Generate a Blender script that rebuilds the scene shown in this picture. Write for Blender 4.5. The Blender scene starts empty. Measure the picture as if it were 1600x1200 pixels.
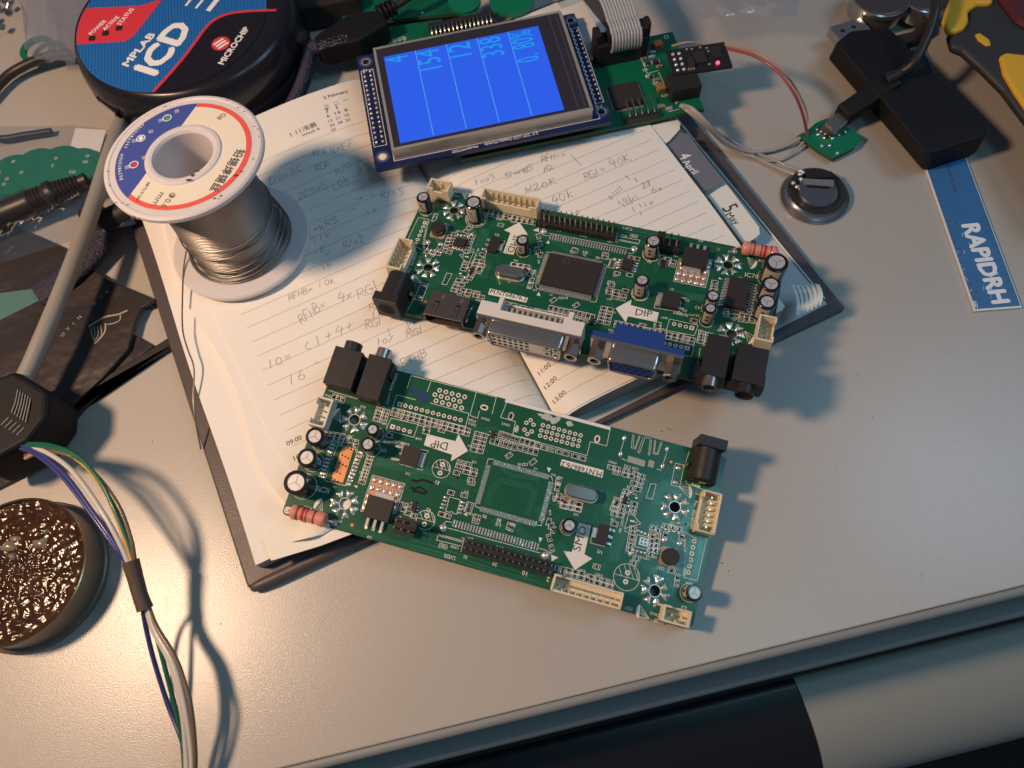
import bpy, math, random
import numpy as np
from mathutils import Matrix, Vector
SC=0.001                                     # geometry is written in millimetres
scene=bpy.context.scene
col=scene.collection
rnd=random.Random(7)
# ---------------------------------------------------------------- camera
FP=1150.0; HC=250.0
_U=np.array([.055,.387,.921]); _U/=np.linalg.norm(_U)
_up=-_U
_X=np.array([1,0,0.]); _X-=_X@_up*_up; _X/=np.linalg.norm(_X)
_Y=np.cross(_up,_X)
CM=np.array([_X,_Y,_up])
def P(px,py,z=0.):
    """point of the desk world (mm) at height z seen at that place of the photograph"""
    d=CM@np.array([(px-800)/FP,(py-600)/FP,1.])
    return np.array([0,0,HC])+d*((z-HC)/d[2])
cam=bpy.data.cameras.new('camera'); camo=bpy.data.objects.new('camera',cam); col.objects.link(camo)
r_=CM@np.array([1,0,0]); dn=CM@np.array([0,1,0]); fw=CM@np.array([0,0,1])
camo.matrix_world=Matrix(((r_[0],-dn[0],-fw[0],0),(r_[1],-dn[1],-fw[1],0),(r_[2],-dn[2],-fw[2],HC*SC),(0,0,0,1)))
cam.sensor_width=36; cam.lens=FP/1600*36; cam.clip_start=0.01; cam.clip_end=20
cam.dof.use_dof=True; cam.dof.focus_distance=0.262; cam.dof.aperture_fstop=12
scene.camera=camo
# ---------------------------------------------------------------- light
w=bpy.data.worlds.new('World'); scene.world=w; w.use_nodes=True
bg=w.node_tree.nodes['Background']; bg.inputs[0].default_value=(.46,.66,1,1); bg.inputs[1].default_value=.098
def area(name,loc,target,size,power,color,shape='DISK'):
    l=bpy.data.lights.new(name,'AREA'); l.shape=shape; l.size=size; l.energy=power; l.color=color
    o=bpy.data.objects.new(name,l); col.objects.link(o); o.location=Vector(loc)*SC
    o.rotation_euler=(Vector(target)-Vector(loc)).to_track_quat('-Z','Y').to_euler(); return o
area('desk_lamp',(-338,62,400),(90,125,0),.066,2.32,(1,.67,.44))
area('cool_lamp',(480,230,620),(20,150,0),.26,1.05,(.48,.72,1))
area('ceiling_light',(240,8,640),(60,60,0),.15,.33,(.30,.82,1))
scene.view_settings.view_transform='Standard'; scene.view_settings.look='None'
scene.view_settings.exposure=0; scene.view_settings.gamma=1
# ---------------------------------------------------------------- materials
MATS={}
def mat(name,color,rough=.5,metal=0.,spec=.5,bump=0.,bscale=1000,bdist=.0001,var=0.,vscale=80,emit=None,estr=0,trans=0,alpha=1,coat=0,ior=1.45,sss=0,detail=2,rvar=0):
    m=bpy.data.materials.new(name); m.use_nodes=True; nt=m.node_tree; b=nt.nodes['Principled BSDF']
    b.inputs['Base Color'].default_value=(*color,1); b.inputs['Roughness'].default_value=rough; b.inputs['Metallic'].default_value=metal
    b.inputs['Specular IOR Level'].default_value=spec; b.inputs['IOR'].default_value=ior
    if coat: b.inputs['Coat Weight'].default_value=coat; b.inputs['Coat Roughness'].default_value=.1
    if trans: b.inputs['Transmission Weight'].default_value=trans
    if alpha<1: b.inputs['Alpha'].default_value=alpha
    if sss: b.inputs['Subsurface Weight'].default_value=sss; b.inputs['Subsurface Radius'].default_value=(.004,.0035,.003); b.inputs['Subsurface Scale'].default_value=1
    if emit: b.inputs['Emission Color'].default_value=(*emit,1); b.inputs['Emission Strength'].default_value=estr
    if bump or var or rvar:
        tc=nt.nodes.new('ShaderNodeTexCoord')
    if bump:
        n=nt.nodes.new('ShaderNodeTexNoise'); n.inputs['Scale'].default_value=bscale; n.inputs['Detail'].default_value=detail
        bp=nt.nodes.new('ShaderNodeBump'); bp.inputs['Strength'].default_value=bump; bp.inputs['Distance'].default_value=bdist
        nt.links.new(tc.outputs['Object'],n.inputs['Vector']); nt.links.new(n.outputs['Fac'],bp.inputs['Height']); nt.links.new(bp.outputs[0],b.inputs['Normal'])
    if var:
        n=nt.nodes.new('ShaderNodeTexNoise'); n.inputs['Scale'].default_value=vscale; n.inputs['Detail'].default_value=6
        mx=nt.nodes.new('ShaderNodeMix'); mx.data_type='RGBA'; mx.inputs[6].default_value=(*[c*(1-var) for c in color],1); mx.inputs[7].default_value=(*[min(1,c*(1+var)) for c in color],1)
        nt.links.new(tc.outputs['Object'],n.inputs['Vector']); nt.links.new(n.outputs['Fac'],mx.inputs[0]); nt.links.new(mx.outputs[2],b.inputs['Base Color'])
    if rvar:
        n=nt.nodes.new('ShaderNodeTexNoise'); n.inputs['Scale'].default_value=vscale*1.7; n.inputs['Detail'].default_value=4
        mr=nt.nodes.new('ShaderNodeMapRange'); mr.inputs[3].default_value=max(0,rough-rvar); mr.inputs[4].default_value=min(1,rough+rvar)
        nt.links.new(tc.outputs['Object'],n.inputs['Vector']); nt.links.new(n.outputs['Fac'],mr.inputs[0]); nt.links.new(mr.outputs[0],b.inputs['Roughness'])
    MATS[name]=m; return m
mat('desk_laminate',(.445,.41,.365),.27,spec=.62,bump=.36,bscale=2300,bdist=.00015,var=.06,vscale=9,detail=2,rvar=.05)
mat('desk_moulding',(.25,.26,.25),.5,bump=.2,bscale=900)
mat('black_gap',(.012,.012,.014),.6)
mat('drawer_black',(.013,.013,.016),.38,bump=.1,bscale=600)
mat('drawer_beige',(.35,.345,.30),.5,bump=.15,bscale=900)
mat('dark_floor',(.045,.033,.028),.8,var=.4,vscale=30)
mat('cover_black',(.082,.068,.070),.42,bump=.5,bscale=1200,bdist=.0001,rvar=.1)
mat('page_paper',(.83,.80,.745),.75,bump=.06,bscale=90,bdist=.0006,var=.02,vscale=30)
mat('page_edge',(.62,.52,.40),.85,bump=.8,bscale=500,bdist=.0003)
mat('card_cream',(.80,.77,.68),.55)
mat('card_grey',(.16,.17,.20),.55)
mat('lining_grey',(.52,.55,.55),.4)
mat('rule_line',(.42,.36,.33),.8)
mat('print_ink',(.07,.065,.07),.7)
mat('pencil',(.40,.355,.34),.6)
mat('tiny_red',(.55,.08,.06),.6)
mat('white_ink',(.82,.82,.80),.6)
mat('pcb_green',(.009,.092,.044),.30,spec=.6,bump=.06,bscale=500,var=.12,vscale=40,coat=.18)
mat('pcb_trace',(.042,.19,.112),.24,spec=.8,coat=.4)
mat('pcb_edge',(.05,.085,.035),.6)
mat('pcb_blue',(.010,.020,.085),.3,spec=.6)
mat('pcb_blue_ring',(.05,.06,.20),.4)
mat('pcb_black',(.02,.018,.02),.35)
mat('pcb_green_back',(.004,.12,.06),.35)
mat('silk_white',(.80,.76,.70),.6)
mat('silk_dim',(.55,.55,.50),.6)
mat('solder',(.76,.74,.72),.27,metal=.65,spec=1,bump=.6,bscale=600,bdist=.0005)
mat('tin_metal',(.66,.63,.60),.34,metal=.55,spec=1,bump=.1,bscale=700,rvar=.1)
mat('steel',(.44,.42,.405),.22,metal=.85,spec=.9,bump=.06,bscale=400,rvar=.06)
mat('nickel_dark',(.20,.165,.155),.3,metal=.75,bump=.06,bscale=400)
mat('pin_metal',(.75,.68,.50),.25,metal=1)
mat('copper',(.80,.36,.16),.35,metal=.6)
mat('copper_wire',(.60,.22,.08),.3,metal=1)
mat('gold',(.75,.50,.22),.25,metal=1)
mat('chip_black',(.035,.028,.027),.5,bump=.2,bscale=1500,spec=.4)
mat('plastic_black',(.024,.020,.020),.45,bump=.25,bscale=900,rvar=.08)
mat('plastic_black_soft',(.008,.0075,.010),.62,spec=.3,bump=.3,bscale=700)
mat('hole_black',(.004,.004,.005),.8)
mat('connector_cream',(.78,.68,.50),.5,sss=.15)
mat('connector_white',(.72,.70,.64),.5)
mat('vga_blue',(.018,.055,.24),.4)
mat('dvi_white',(.70,.66,.62),.45)
mat('cap_sleeve',(.014,.012,.015),.2,coat=.5)
mat('cap_print',(.36,.32,.27),.35)
mat('cap_top',(.60,.60,.61),.36,metal=.35,spec=.8,bump=.1,bscale=800)
mat('resistor_pink',(.72,.26,.19),.35,coat=.3)
mat('band_red',(.50,.03,.03),.35)
mat('band_brown',(.20,.06,.04),.4)
mat('cap_brown',(.32,.17,.09),.5)
mat('flux_residue',(.50,.50,.46),.35,bump=.6,bscale=900,bdist=.0003)
mat('ink_blue',(.018,.028,.17),.6,bump=.5,bscale=900,var=.7,vscale=1500)
mat('ink_brown',(.030,.038,.022),.5)
mat('tantal_orange',(.65,.16,.05),.45)
mat('spool_plastic',(.66,.63,.64),.45,sss=.25,bump=.1,bscale=200,var=.03,vscale=60)
mat('solder_wire',(.26,.235,.22),.33,metal=.85,bump=.05,bscale=600)
mat('dirt_brown',(.10,.05,.03),.8)
mat('label_text_grey',(.25,.18,.13),.7)
mat('label_white',(.85,.85,.85),.6)
mat('label_red',(.66,.04,.06),.5)
mat('label_blue',(.018,.165,.50),.42,bump=.6,bscale=700)
mat('label_black',(.013,.012,.018),.27)
mat('label_green',(.05,.35,.12),.6)
mat('led_window',(.03,.02,.02),.2)
mat('rubber_grey',(.27,.255,.225),.5,bump=.15,bscale=400)
mat('rubber_black',(.022,.02,.021),.42,bump=.3,bscale=400,rvar=.1)
mat('braid_dark',(.030,.026,.055),.6,bump=1,bscale=900,bdist=.001)
mat('braid_fleck',(.38,.36,.48),.5)
mat('package_black',(.034,.026,.025),.36,spec=.6,bump=1,bscale=26,bdist=.004,var=.35,vscale=25,detail=4)
mat('package_teal',(.07,.17,.165),.5,var=.3,vscale=60)
mat('package_logo',(.33,.34,.28),.5)
mat('tin_side',(.20,.175,.14),.4,metal=.5,rvar=.1)
mat('flux_dark',(.042,.020,.011),.14,spec=.25,bump=.5,bscale=340,bdist=.0005,var=.9,vscale=170,detail=2,rvar=.08)
mat('flux_pale',(.20,.165,.12),.3,coat=.5,var=.5,vscale=300)
for n,c in dict(wire_blue=(.035,.045,.20),wire_white=(.56,.53,.48),wire_yellow=(.55,.33,.09),wire_green=(.01,.12,.065),wire_brown=(.16,.11,.07),wire_grey=(.36,.34,.33),wire_red=(.36,.075,.085),wire_tan=(.45,.27,.18)).items():
    mat(n,c,.38,coat=.2)
mat('heat_shrink',(.085,.062,.045),.5,bump=.2,bscale=400)
mat('screen_frame',(.60,.56,.50),.35,metal=.6,rvar=.1)
mat('screen_bezel',(.035,.032,.045),.25)
mat('screen_side',(.55,.50,.43),.35,metal=.5)
mat('screen_blue',(.01,.02,.1),.2,emit=(.020,.100,.74),estr=1.0)
mat('screen_cyan',(.01,.05,.1),.3,emit=(.008,.28,.76),estr=1.0)
mat('screen_line',(.01,.05,.1),.3,emit=(.09,.34,.82),estr=1.0)
mat('led_red',(.4,.02,.02),.3,emit=(1,.03,.10),estr=6)
mat('ruler_blue',(.040,.155,.36),.38,var=.22,vscale=45,rvar=.1)
mat('ruler_edge',(.75,.78,.78),.4)
mat('grip_yellow',(.78,.42,.03),.45,var=.05)
mat('grip_black',(.035,.035,.036),.5,bump=.4,bscale=700)
mat('grip_wine',(.10,.015,.025),.5)
mat('ribbon_grey',(.42,.43,.44),.5)
mat('pcb_disc_green',(.005,.17,.085),.35,var=.1)
mat('idc_black',(.024,.017,.022),.3)
mat('paper_white',(.80,.78,.76),.7)
# plain colour band patterns that belong to the printed spool label
def spool_label_mat():
    m=bpy.data.materials.new('spool_label'); m.use_nodes=True; nt=m.node_tree; b=nt.nodes['Principled BSDF']; b.inputs['Roughness'].default_value=.45
    N=nt.nodes.new; Lk=nt.links.new
    tc=N('ShaderNodeTexCoord'); sp=N('ShaderNodeSeparateXYZ'); Lk(tc.outputs['Object'],sp.inputs[0])
    ln=N('ShaderNodeVectorMath'); ln.operation='LENGTH'
    cb=N('ShaderNodeCombineXYZ'); Lk(sp.outputs[0],cb.inputs[0]); Lk(sp.outputs[1],cb.inputs[1]); Lk(cb.outputs[0],ln.inputs[0])
    red=N('ShaderNodeMath'); red.operation='GREATER_THAN'; red.inputs[1].default_value=.0212; Lk(ln.outputs['Value'],red.inputs[0])
    dt=N('ShaderNodeVectorMath'); dt.operation='DOT_PRODUCT'; dt.inputs[1].default_value=SPN; Lk(cb.outputs[0],dt.inputs[0])
    bl=N('ShaderNodeMath'); bl.operation='GREATER_THAN'; bl.inputs[1].default_value=SPD; Lk(dt.outputs['Value'],bl.inputs[0])
    m1=N('ShaderNodeMix'); m1.data_type='RGBA'; m1.inputs[6].default_value=(.80,.74,.62,1); m1.inputs[7].default_value=(.80,.11,.08,1); Lk(red.outputs[0],m1.inputs[0])
    m2=N('ShaderNodeMix'); m2.data_type='RGBA'; m2.inputs[7].default_value=(.055,.09,.36,1); Lk(m1.outputs[2],m2.inputs[6]); Lk(bl.outputs[0],m2.inputs[0])
    Lk(m2.outputs[2],b.inputs['Base Color']); MATS['spool_label']=m
# ---------------------------------------------------------------- mesh builder
WM={}          # world matrix (mm) of each thing
def V(*a): return np.array(a,float)
_tcache={}
def text_mesh(s,bold=0.):
    k=(s,bold)
    if k in _tcache: return _tcache[k]
    c=bpy.data.curves.new('t','FONT'); c.body=s; c.size=1; c.resolution_u=2; c.offset=bold; c.fill_mode='FRONT'
    o=bpy.data.objects.new('t',c); col.objects.link(o)
    bpy.context.view_layer.update()
    me=bpy.data.meshes.new_from_object(o)
    vs=[(v.co.x,v.co.y) for v in me.vertices]; fs=[tuple(p.vertices) for p in me.polygons]
    bpy.data.objects.remove(o); bpy.data.curves.remove(c); bpy.data.meshes.remove(me)
    xs=[v[0] for v in vs] or [0,1]; ys=[v[1] for v in vs] or [0,1]
    _tcache[k]=(vs,fs,min(xs),max(xs),min(ys),max(ys)); return _tcache[k]
class MB:
    def __init__(s,T=None): s.v=[]; s.f=[]; s.m=[]; s.sm=[]; s.T=T
    def add(s,vs,fs,m,smooth=False):
        o=len(s.v)
        if s.T is not None: vs=[s.T(*p) for p in vs]
        s.v+= [tuple(float(c) for c in p) for p in vs]
        for f in fs: s.f.append(tuple(i+o for i in f)); s.m.append(m); s.sm.append(smooth)
        return s
    def prism(s,poly,z0,z1,m,top=None,mtop=None,poly0=None,sides=None,cap0=True):
        """poly: xy points for the top, poly0 for the bottom; z may be number or list"""
        n=len(poly); poly0=poly0 or poly
        zt=z1 if hasattr(z1,'__len__') else [z1]*n; zb=z0 if hasattr(z0,'__len__') else [z0]*n
        vs=[(p[0],p[1],zb[i]) for i,p in enumerate(poly0)]+[(p[0],p[1],zt[i]) for i,p in enumerate(poly)]
        s.add(vs,[(i,(i+1)%n,n+(i+1)%n,n+i) for i in range(n)],sides or m)
        s.add(vs[n:],[tuple(range(n))],mtop or m)
        if cap0: s.add(vs[:n],[tuple(range(n))[::-1]],m)
        return s
    def box(s,c,sz,m,a=0.,mtop=None):
        ca,sa=math.cos(a),math.sin(a); hx,hy=sz[0]/2,sz[1]/2
        pl=[(c[0]+x*ca-y*sa,c[1]+x*sa+y*ca) for x,y in((-hx,-hy),(hx,-hy),(hx,hy),(-hx,hy))]
        return s.prism(pl,c[2],c[2]+sz[2],m,mtop=mtop)
    def rbox(s,x0,y0,x1,y1,z0,z1,m,r=1,mtop=None,n=4):
        return s.prism(rrect(x0,y0,x1,y1,r,n),z0,z1,m,mtop=mtop)
    def flat(s,poly,z,m):
        zs=z if hasattr(z,'__len__') else [z]*len(poly)
        return s.add([(p[0],p[1],zs[i]) for i,p in enumerate(poly)],[tuple(range(len(poly)))],m)
    def lathe(s,c,prof,m,n=48,ax=(0,0,1),cap=True,ms=None,smooth=True,closed=False):
        """prof: (r,h) list along the axis ax from point c"""
        ax=np.array(ax,float); ax/=np.linalg.norm(ax); t=np.array([1,0,0.]) if abs(ax[0])<.9 else np.array([0,1,0.])
        a=np.cross(ax,t); a/=np.linalg.norm(a); b=np.cross(ax,a); c=np.array(c,float)
        ct=[(math.cos(2*math.pi*i/n),math.sin(2*math.pi*i/n)) for i in range(n)]
        for k in range(len(prof)-1):
            (r0,h0),(r1,h1)=prof[k],prof[k+1]; vs=[];mm=(ms[k] if ms else m)
            for r,h in((r0,h0),(r1,h1)):
                for x,y in ct: vs.append(c+ax*h+a*(r*x)+b*(r*y))
            s.add(vs,[(i,(i+1)%n,n+(i+1)%n,n+i) for i in range(n)],mm,smooth)
        if cap:
            for (r,h),mm in((prof[0],(ms[0] if ms else m)),(prof[-1],(ms[-1] if ms else m))):
                if r>1e-6: s.add([c+ax*h+a*(r*x)+b*(r*y) for x,y in ct],[tuple(range(n))],mm)
        return s
    def cyl(s,c,r,h,m,n=32,ax=(0,0,1),mtop=None):
        s.lathe(c,[(r,0),(r,h)],m,n,ax,cap=False)
        s.lathe(c,[(0.0001,h),(r,h)],mtop or m,n,ax,cap=False,smooth=False)
        return s.lathe(c,[(0.0001,0),(r,0)],m,n,ax,cap=False,smooth=False)
    def disc(s,x,y,r,z,m,n=24,r0=None):
        if r0 is None: return s.add([(x+r*math.cos(2*math.pi*i/n),y+r*math.sin(2*math.pi*i/n),z) for i in range(n)],[tuple(range(n))],m)
        vs=[(x+q*math.cos(2*math.pi*i/n),y+q*math.sin(2*math.pi*i/n),z) for q in(r0,r) for i in range(n)]
        return s.add(vs,[(i,(i+1)%n,n+(i+1)%n,n+i) for i in range(n)],m)
    def strip(s,pts,wd,z,m,closed=False):
        p=[np.array(q[:2],float) for q in pts]; n=len(p)
        if n<2: return s
        L=[];R=[]
        for i in range(n):
            if closed: a=p[i]-p[i-1]; b=p[(i+1)%n]-p[i]
            else: a=p[i]-p[i-1] if i else p[1]-p[0]; b=p[i+1]-p[i] if i<n-1 else p[i]-p[i-1]
            a=a/(np.linalg.norm(a)+1e-9); b=b/(np.linalg.norm(b)+1e-9)
            na=np.array([-a[1],a[0]]); nb=np.array([-b[1],b[0]]); q=na+nb; l=np.linalg.norm(q)
            q=na if l<.3 else q/l; k=wd/2/max(.45,float(q@na)); L.append(p[i]+q*k); R.append(p[i]-q*k)
        zf=z if callable(z) else (lambda x,y:z)
        vs=[(q[0],q[1],zf(*q)) for q in L]+[(q[0],q[1],zf(*q)) for q in R]
        return s.add(vs,[(i,(i+1)%n,n+(i+1)%n,n+i) for i in range(n if closed else n-1)],m)
    def tube(s,pts,r,m,n=10,cap=True,sub=0,flatten=None):
        p=[np.array(q,float) for q in pts]
        if sub: p=catmull(p,sub)
        rr=r if hasattr(r,'__len__') else [r]*len(p)
        if len(rr)!=len(p): rr=list(np.interp(np.linspace(0,1,len(p)),np.linspace(0,1,len(rr)),rr))
        vs=[]; t0=None
        for i,q in enumerate(p):
            t=(p[min(i+1,len(p)-1)]-p[max(i-1,0)]); t/=np.linalg.norm(t)+1e-12
            if t0 is None:
                u=np.cross(t,[0,0,1.]); 
                if np.linalg.norm(u)<.1: u=np.cross(t,[1.,0,0])
            else: u=u-t*(u@t)
            u/=np.linalg.norm(u); t0=t; v_=np.cross(t,u)
            f=flatten or 1
            for k in range(n):
                a=2*math.pi*k/n; vs.append(q+u*rr[i]*math.cos(a)+v_*rr[i]*f*math.sin(a))
        fs=[(i*n+k,i*n+(k+1)%n,(i+1)*n+(k+1)%n,(i+1)*n+k) for i in range(len(p)-1) for k in range(n)]
        s.add(vs,fs,m,True)
        if cap: s.add(vs[:n],[tuple(range(n))[::-1]],m); s.add(vs[-n:],[tuple(range(n))],m)
        return s
    def text(s,t,pos,xd,yd,size,m,ox=0,oy=0,bold=0.,zf=None):
        vs,fs,*_=text_mesh(t); pos=np.array(pos,float);xd=np.array(xd,float);yd=np.array(yd,float)
        out=[pos+xd*((v[0]+ox)*size)+yd*((v[1]+oy)*size) for v in vs]
        if zf: out=[(q[0],q[1],zf(q[0],q[1])) for q in out]
        return s.add(out,fs,m)
    def fit_text(s,t,A,B,m,n=(0,0,1),bold=0.,hs=1.,flip=False,zf=None,mirror=1):
        """writes t from A to B (baseline), its size set by the length"""
        A=np.array(A,float);B=np.array(B,float);vs,fs,x0,x1,y0,y1=text_mesh(t)
        xd=B-A;L=np.linalg.norm(xd);xd/=L;yd=np.cross(n,xd)*mirror*(-1 if flip else 1); k=L/(x1-x0)
        nrm=np.array(n,float); offs=[(0,0)] if bold<=0 else [(0,0),(1,0),(-1,0),(0,1),(0,-1)]
        for i,(dx,dy) in enumerate(offs):
            out=[A+xd*((v[0]-x0)*k+dx*bold*k)+yd*(v[1]*k*hs+dy*bold*k)+nrm*(.004*i) for v in vs]
            if zf: out=[(q[0],q[1],zf(q[0],q[1])+.004*i) for q in out]
            s.add(out,fs,m)
        return s
    def sphere(s,c,r,m,n=12,k=6,sz=1.):
        vs=[];
        for i in range(1,k):
            a=math.pi*i/k
            for j in range(n):
                b=2*math.pi*j/n; vs.append((c[0]+r*math.sin(a)*math.cos(b),c[1]+r*math.sin(a)*math.sin(b),c[2]+r*sz*math.cos(a)))
        top=len(vs);vs+=[(c[0],c[1],c[2]+r*sz),(c[0],c[1],c[2]-r*sz)]
        fs=[(i*n+j,i*n+(j+1)%n,(i+1)*n+(j+1)%n,(i+1)*n+j) for i in range(k-2) for j in range(n)]
        fs+=[(top,(j+1)%n,j) for j in range(n)]+[(top+1,(k-2)*n+j,(k-2)*n+(j+1)%n) for j in range(n)]
        return s.add(vs,fs,m,True)
    def mesh(s,name,inv=None):
        me=bpy.data.meshes.new(name)
        vs=s.v
        if inv is not None: vs=[tuple(inv@Vector(p)) for p in vs]
        me.from_pydata([(x*SC,y*SC,z*SC) for x,y,z in vs],[],s.f)
        ms=[]; 
        for k in s.m:
            if k not in ms: ms.append(k)
        for k in ms: me.materials.append(MATS[k])
        ix={k:i for i,k in enumerate(ms)}
        me.polygons.foreach_set('material_index',[ix[k] for k in s.m]); me.polygons.foreach_set('use_smooth',s.sm)
        me.update(); return me
    def build(s,name,parent=None,bevel=0,seg=2,solid=0):
        W=WM[parent.name] if parent else None
        o=bpy.data.objects.new(name,s.mesh(name,W.inverted() if W else None)); col.objects.link(o)
        if parent: o.parent=parent; WM[o.name]=W
        else: WM[o.name]=Matrix.Identity(4)
        if bevel or True:
            pass
        if bevel:
            wd=o.modifiers.new('weld','WELD'); wd.merge_threshold=1e-6
            b=o.modifiers.new('bevel','BEVEL'); b.width=bevel*SC; b.segments=seg; b.limit_method='ANGLE'; b.angle_limit=math.radians(35)
        return o
def rrect(x0,y0,x1,y1,r,n=4):
    out=[]
    for cx,cy,a0 in((x1-r,y1-r,0),(x0+r,y1-r,90),(x0+r,y0+r,180),(x1-r,y0+r,270)):
        for i in range(n+1):
            a=math.radians(a0+90*i/n); out.append((cx+r*math.cos(a),cy+r*math.sin(a)))
    return out
def catmull(p,k):
    out=[]; q=[2*p[0]-p[1]]+list(p)+[2*p[-1]-p[-2]]
    for i in range(1,len(q)-2):
        for j in range(k):
            t=j/k; out.append(.5*((2*q[i])+(-q[i-1]+q[i+1])*t+(2*q[i-1]-5*q[i]+4*q[i+1]-q[i+2])*t*t+(-q[i-1]+3*q[i]-3*q[i+1]+q[i+2])*t**3))
    out.append(p[-1]); return out
def thing(name,label,cat,loc=(0,0,0),rot=None,group=None):
    o=bpy.data.objects.new(name,None); col.objects.link(o); o.empty_display_size=.005
    M=rot.to_4x4() if rot is not None else Matrix.Identity(4)
    M.translation=Vector(loc); WM[o.name]=M.copy()
    M2=M.copy(); M2.translation=Vector(loc)*SC; o.matrix_world=M2
    o['label']=label; o['category']=cat
    if group: o['group']=group
    return o
def tag(o,label,cat,group=None,kind=None):
    if kind: o['kind']=kind
    if label: o['label']=label
    if cat: o['category']=cat
    if group: o['group']=group
    return o
def struct(o): o['kind']='structure'; return o
def px(pts,z): return [tuple(P(x,y,z)[:2]) for x,y in pts]

def film_mat(name,tint,base,body,rough,bs):
    m=bpy.data.materials.new(name); m.use_nodes=True; nt=m.node_tree; N=nt.nodes.new; Lk=nt.links.new
    for n in list(nt.nodes):
        if n.type=='BSDF_PRINCIPLED': nt.nodes.remove(n)
    out=[n for n in nt.nodes if n.type=='OUTPUT_MATERIAL'][0]
    tr=N('ShaderNodeBsdfTransparent'); tr.inputs[0].default_value=(*tint,1); gl=N('ShaderNodeBsdfGlossy'); gl.inputs['Roughness'].default_value=rough; gl.inputs[0].default_value=(1,1,1,1)
    df=N('ShaderNodeBsdfDiffuse'); df.inputs[0].default_value=(.8,.78,.8,1); lw=N('ShaderNodeLayerWeight'); lw.inputs[0].default_value=.35
    mr=N('ShaderNodeMapRange'); mr.inputs[3].default_value=base; mr.inputs[4].default_value=.3; Lk(lw.outputs['Fresnel'],mr.inputs[0])
    tc=N('ShaderNodeTexCoord'); no=N('ShaderNodeTexNoise'); no.inputs['Scale'].default_value=bs; no.inputs['Detail'].default_value=3; bp=N('ShaderNodeBump'); bp.inputs['Distance'].default_value=.004
    Lk(tc.outputs['Object'],no.inputs['Vector']); Lk(no.outputs['Fac'],bp.inputs['Height'])
    for q in (gl,df): Lk(bp.outputs[0],q.inputs['Normal'])
    m0=N('ShaderNodeMixShader'); m0.inputs[0].default_value=body; Lk(tr.outputs[0],m0.inputs[1]); Lk(df.outputs[0],m0.inputs[2])
    m1=N('ShaderNodeMixShader'); Lk(mr.outputs[0],m1.inputs[0]); Lk(m0.outputs[0],m1.inputs[1]); Lk(gl.outputs[0],m1.inputs[2]); Lk(m1.outputs[0],out.inputs['Surface']); MATS[name]=m
film_mat('clear_film',(.99,.99,.99),.01,.01,.12,60); film_mat('milky_film',(.93,.92,.94),.05,.12,.16,55)
mat('sticky_mark',(.43,.405,.355),.3)
def pxz(l): return [tuple(P(*q)[:2]) for q in l],[q[2] for q in l]
mat('cell_lid',(.13,.105,.11),.35,metal=.6)
mat('bezel_line',(.075,.065,.085),.3)
mat('speaker_metal',(.36,.35,.37),.22,metal=.9,rvar=.06)
mat('film_fold',(.85,.83,.80),.10,alpha=.55,spec=1,coat=1)
mat('label_blue_dark',(.008,.045,.22),.5)
mat('pencil_dark',(.28,.25,.24),.6)
mat('page_edge_shaded',(.46,.45,.43),.85,bump=.8,bscale=500,bdist=.0003)  # page edge with shade mixed into its colour, for the right block
def solo(mb,name,label,cat,base,bevel=0,seg=2,group=None):
    """a thing that is one mesh, its origin at its base"""
    M=Matrix.Translation(Vector(base)); o=bpy.data.objects.new(name,mb.mesh(name,M.inverted())); col.objects.link(o)
    o.location=Vector(base)*SC; WM[o.name]=M
    if bevel:
        wd=o.modifiers.new('weld','WELD'); wd.merge_threshold=1e-6
        b=o.modifiers.new('bevel','BEVEL'); b.width=bevel*SC; b.segments=seg; b.limit_method='ANGLE'; b.angle_limit=math.radians(35)
    return tag(o,label,cat,group)
# ================================================================ setting: desk
E0=np.array(P(440,1200,0)[:2]); E1=np.array(P(1600,915,0)[:2]); ed=(E1-E0)/np.linalg.norm(E1-E0); en=np.array([ed[1],-ed[0]])   # front edge, outward normal
def ep(a,o): q=E0+ed*a+en*o; return (q[0],q[1])
m=MB(); m.prism([ep(-700,0),ep(900,0),ep(900,-900),ep(-700,-900)],-25,0,'desk_laminate'); struct(m.build('desk_top',bevel=.5))
def profile(name,prof,a0,a1,matn,skew=0,smooth=True):
    m=MB(); n=len(prof); vs=[(*ep(a0+skew*prof[i][0],prof[i][0]),prof[i][1]) for i in range(n)]+[(*ep(a1,prof[i][0]),prof[i][1]) for i in range(n)]
    m.add(vs,[(i,i+1,n+i+1,n+i) for i in range(n-1)],matn,smooth)
    m.add(vs[:n],[tuple(range(n))],matn); m.add(vs[n:],[tuple(range(n))],matn)
    return m.build(name)
struct(profile('desk_edge_moulding',[(.12,-25),(.12,-.5),(.3,-.12),(1.7,-.15),(2.6,-.7),(3.1,-1.9),(3.2,-17),(3.5,-17.6),(8.2,-18.4),(9.2,-19.4),(9.5,-21),(9.5,-34)],-700,900,'desk_moulding'))
struct(profile('desk_edge_gap',[(9.55,-40),(9.55,-28),(12.2,-50),(12.2,-62)],-700,900,'black_gap'))
DZ=-56; arc=[(12,DZ-60)]+[(12+43*math.sin(math.radians(a)),DZ-34*(1-math.cos(math.radians(a)))) for a in range(0,91,6)]+[(55,DZ-70)]
q=P(1238,1056,DZ); a_split=float((np.array(q[:2])-E0)@ed)
struct(profile('drawer_front_black',[(x-.4,z-.6) for x,z in arc],-700,a_split+6,'drawer_black'))
m=MB(); n=len(arc); vs=[]
for i,(x,z) in enumerate(arc):
    cut=a_split+.2+ (x-12)*.10; vs.append((*ep(cut,x),z))
vs+=[(*ep(900,x),z) for x,z in arc]
m.add(vs,[(i,i+1,n+i+1,n+i) for i in range(n-1)],'drawer_beige',True); m.add(vs[:n],[tuple(range(n))],'drawer_beige'); struct(m.build('drawer_front_beige'))
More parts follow.
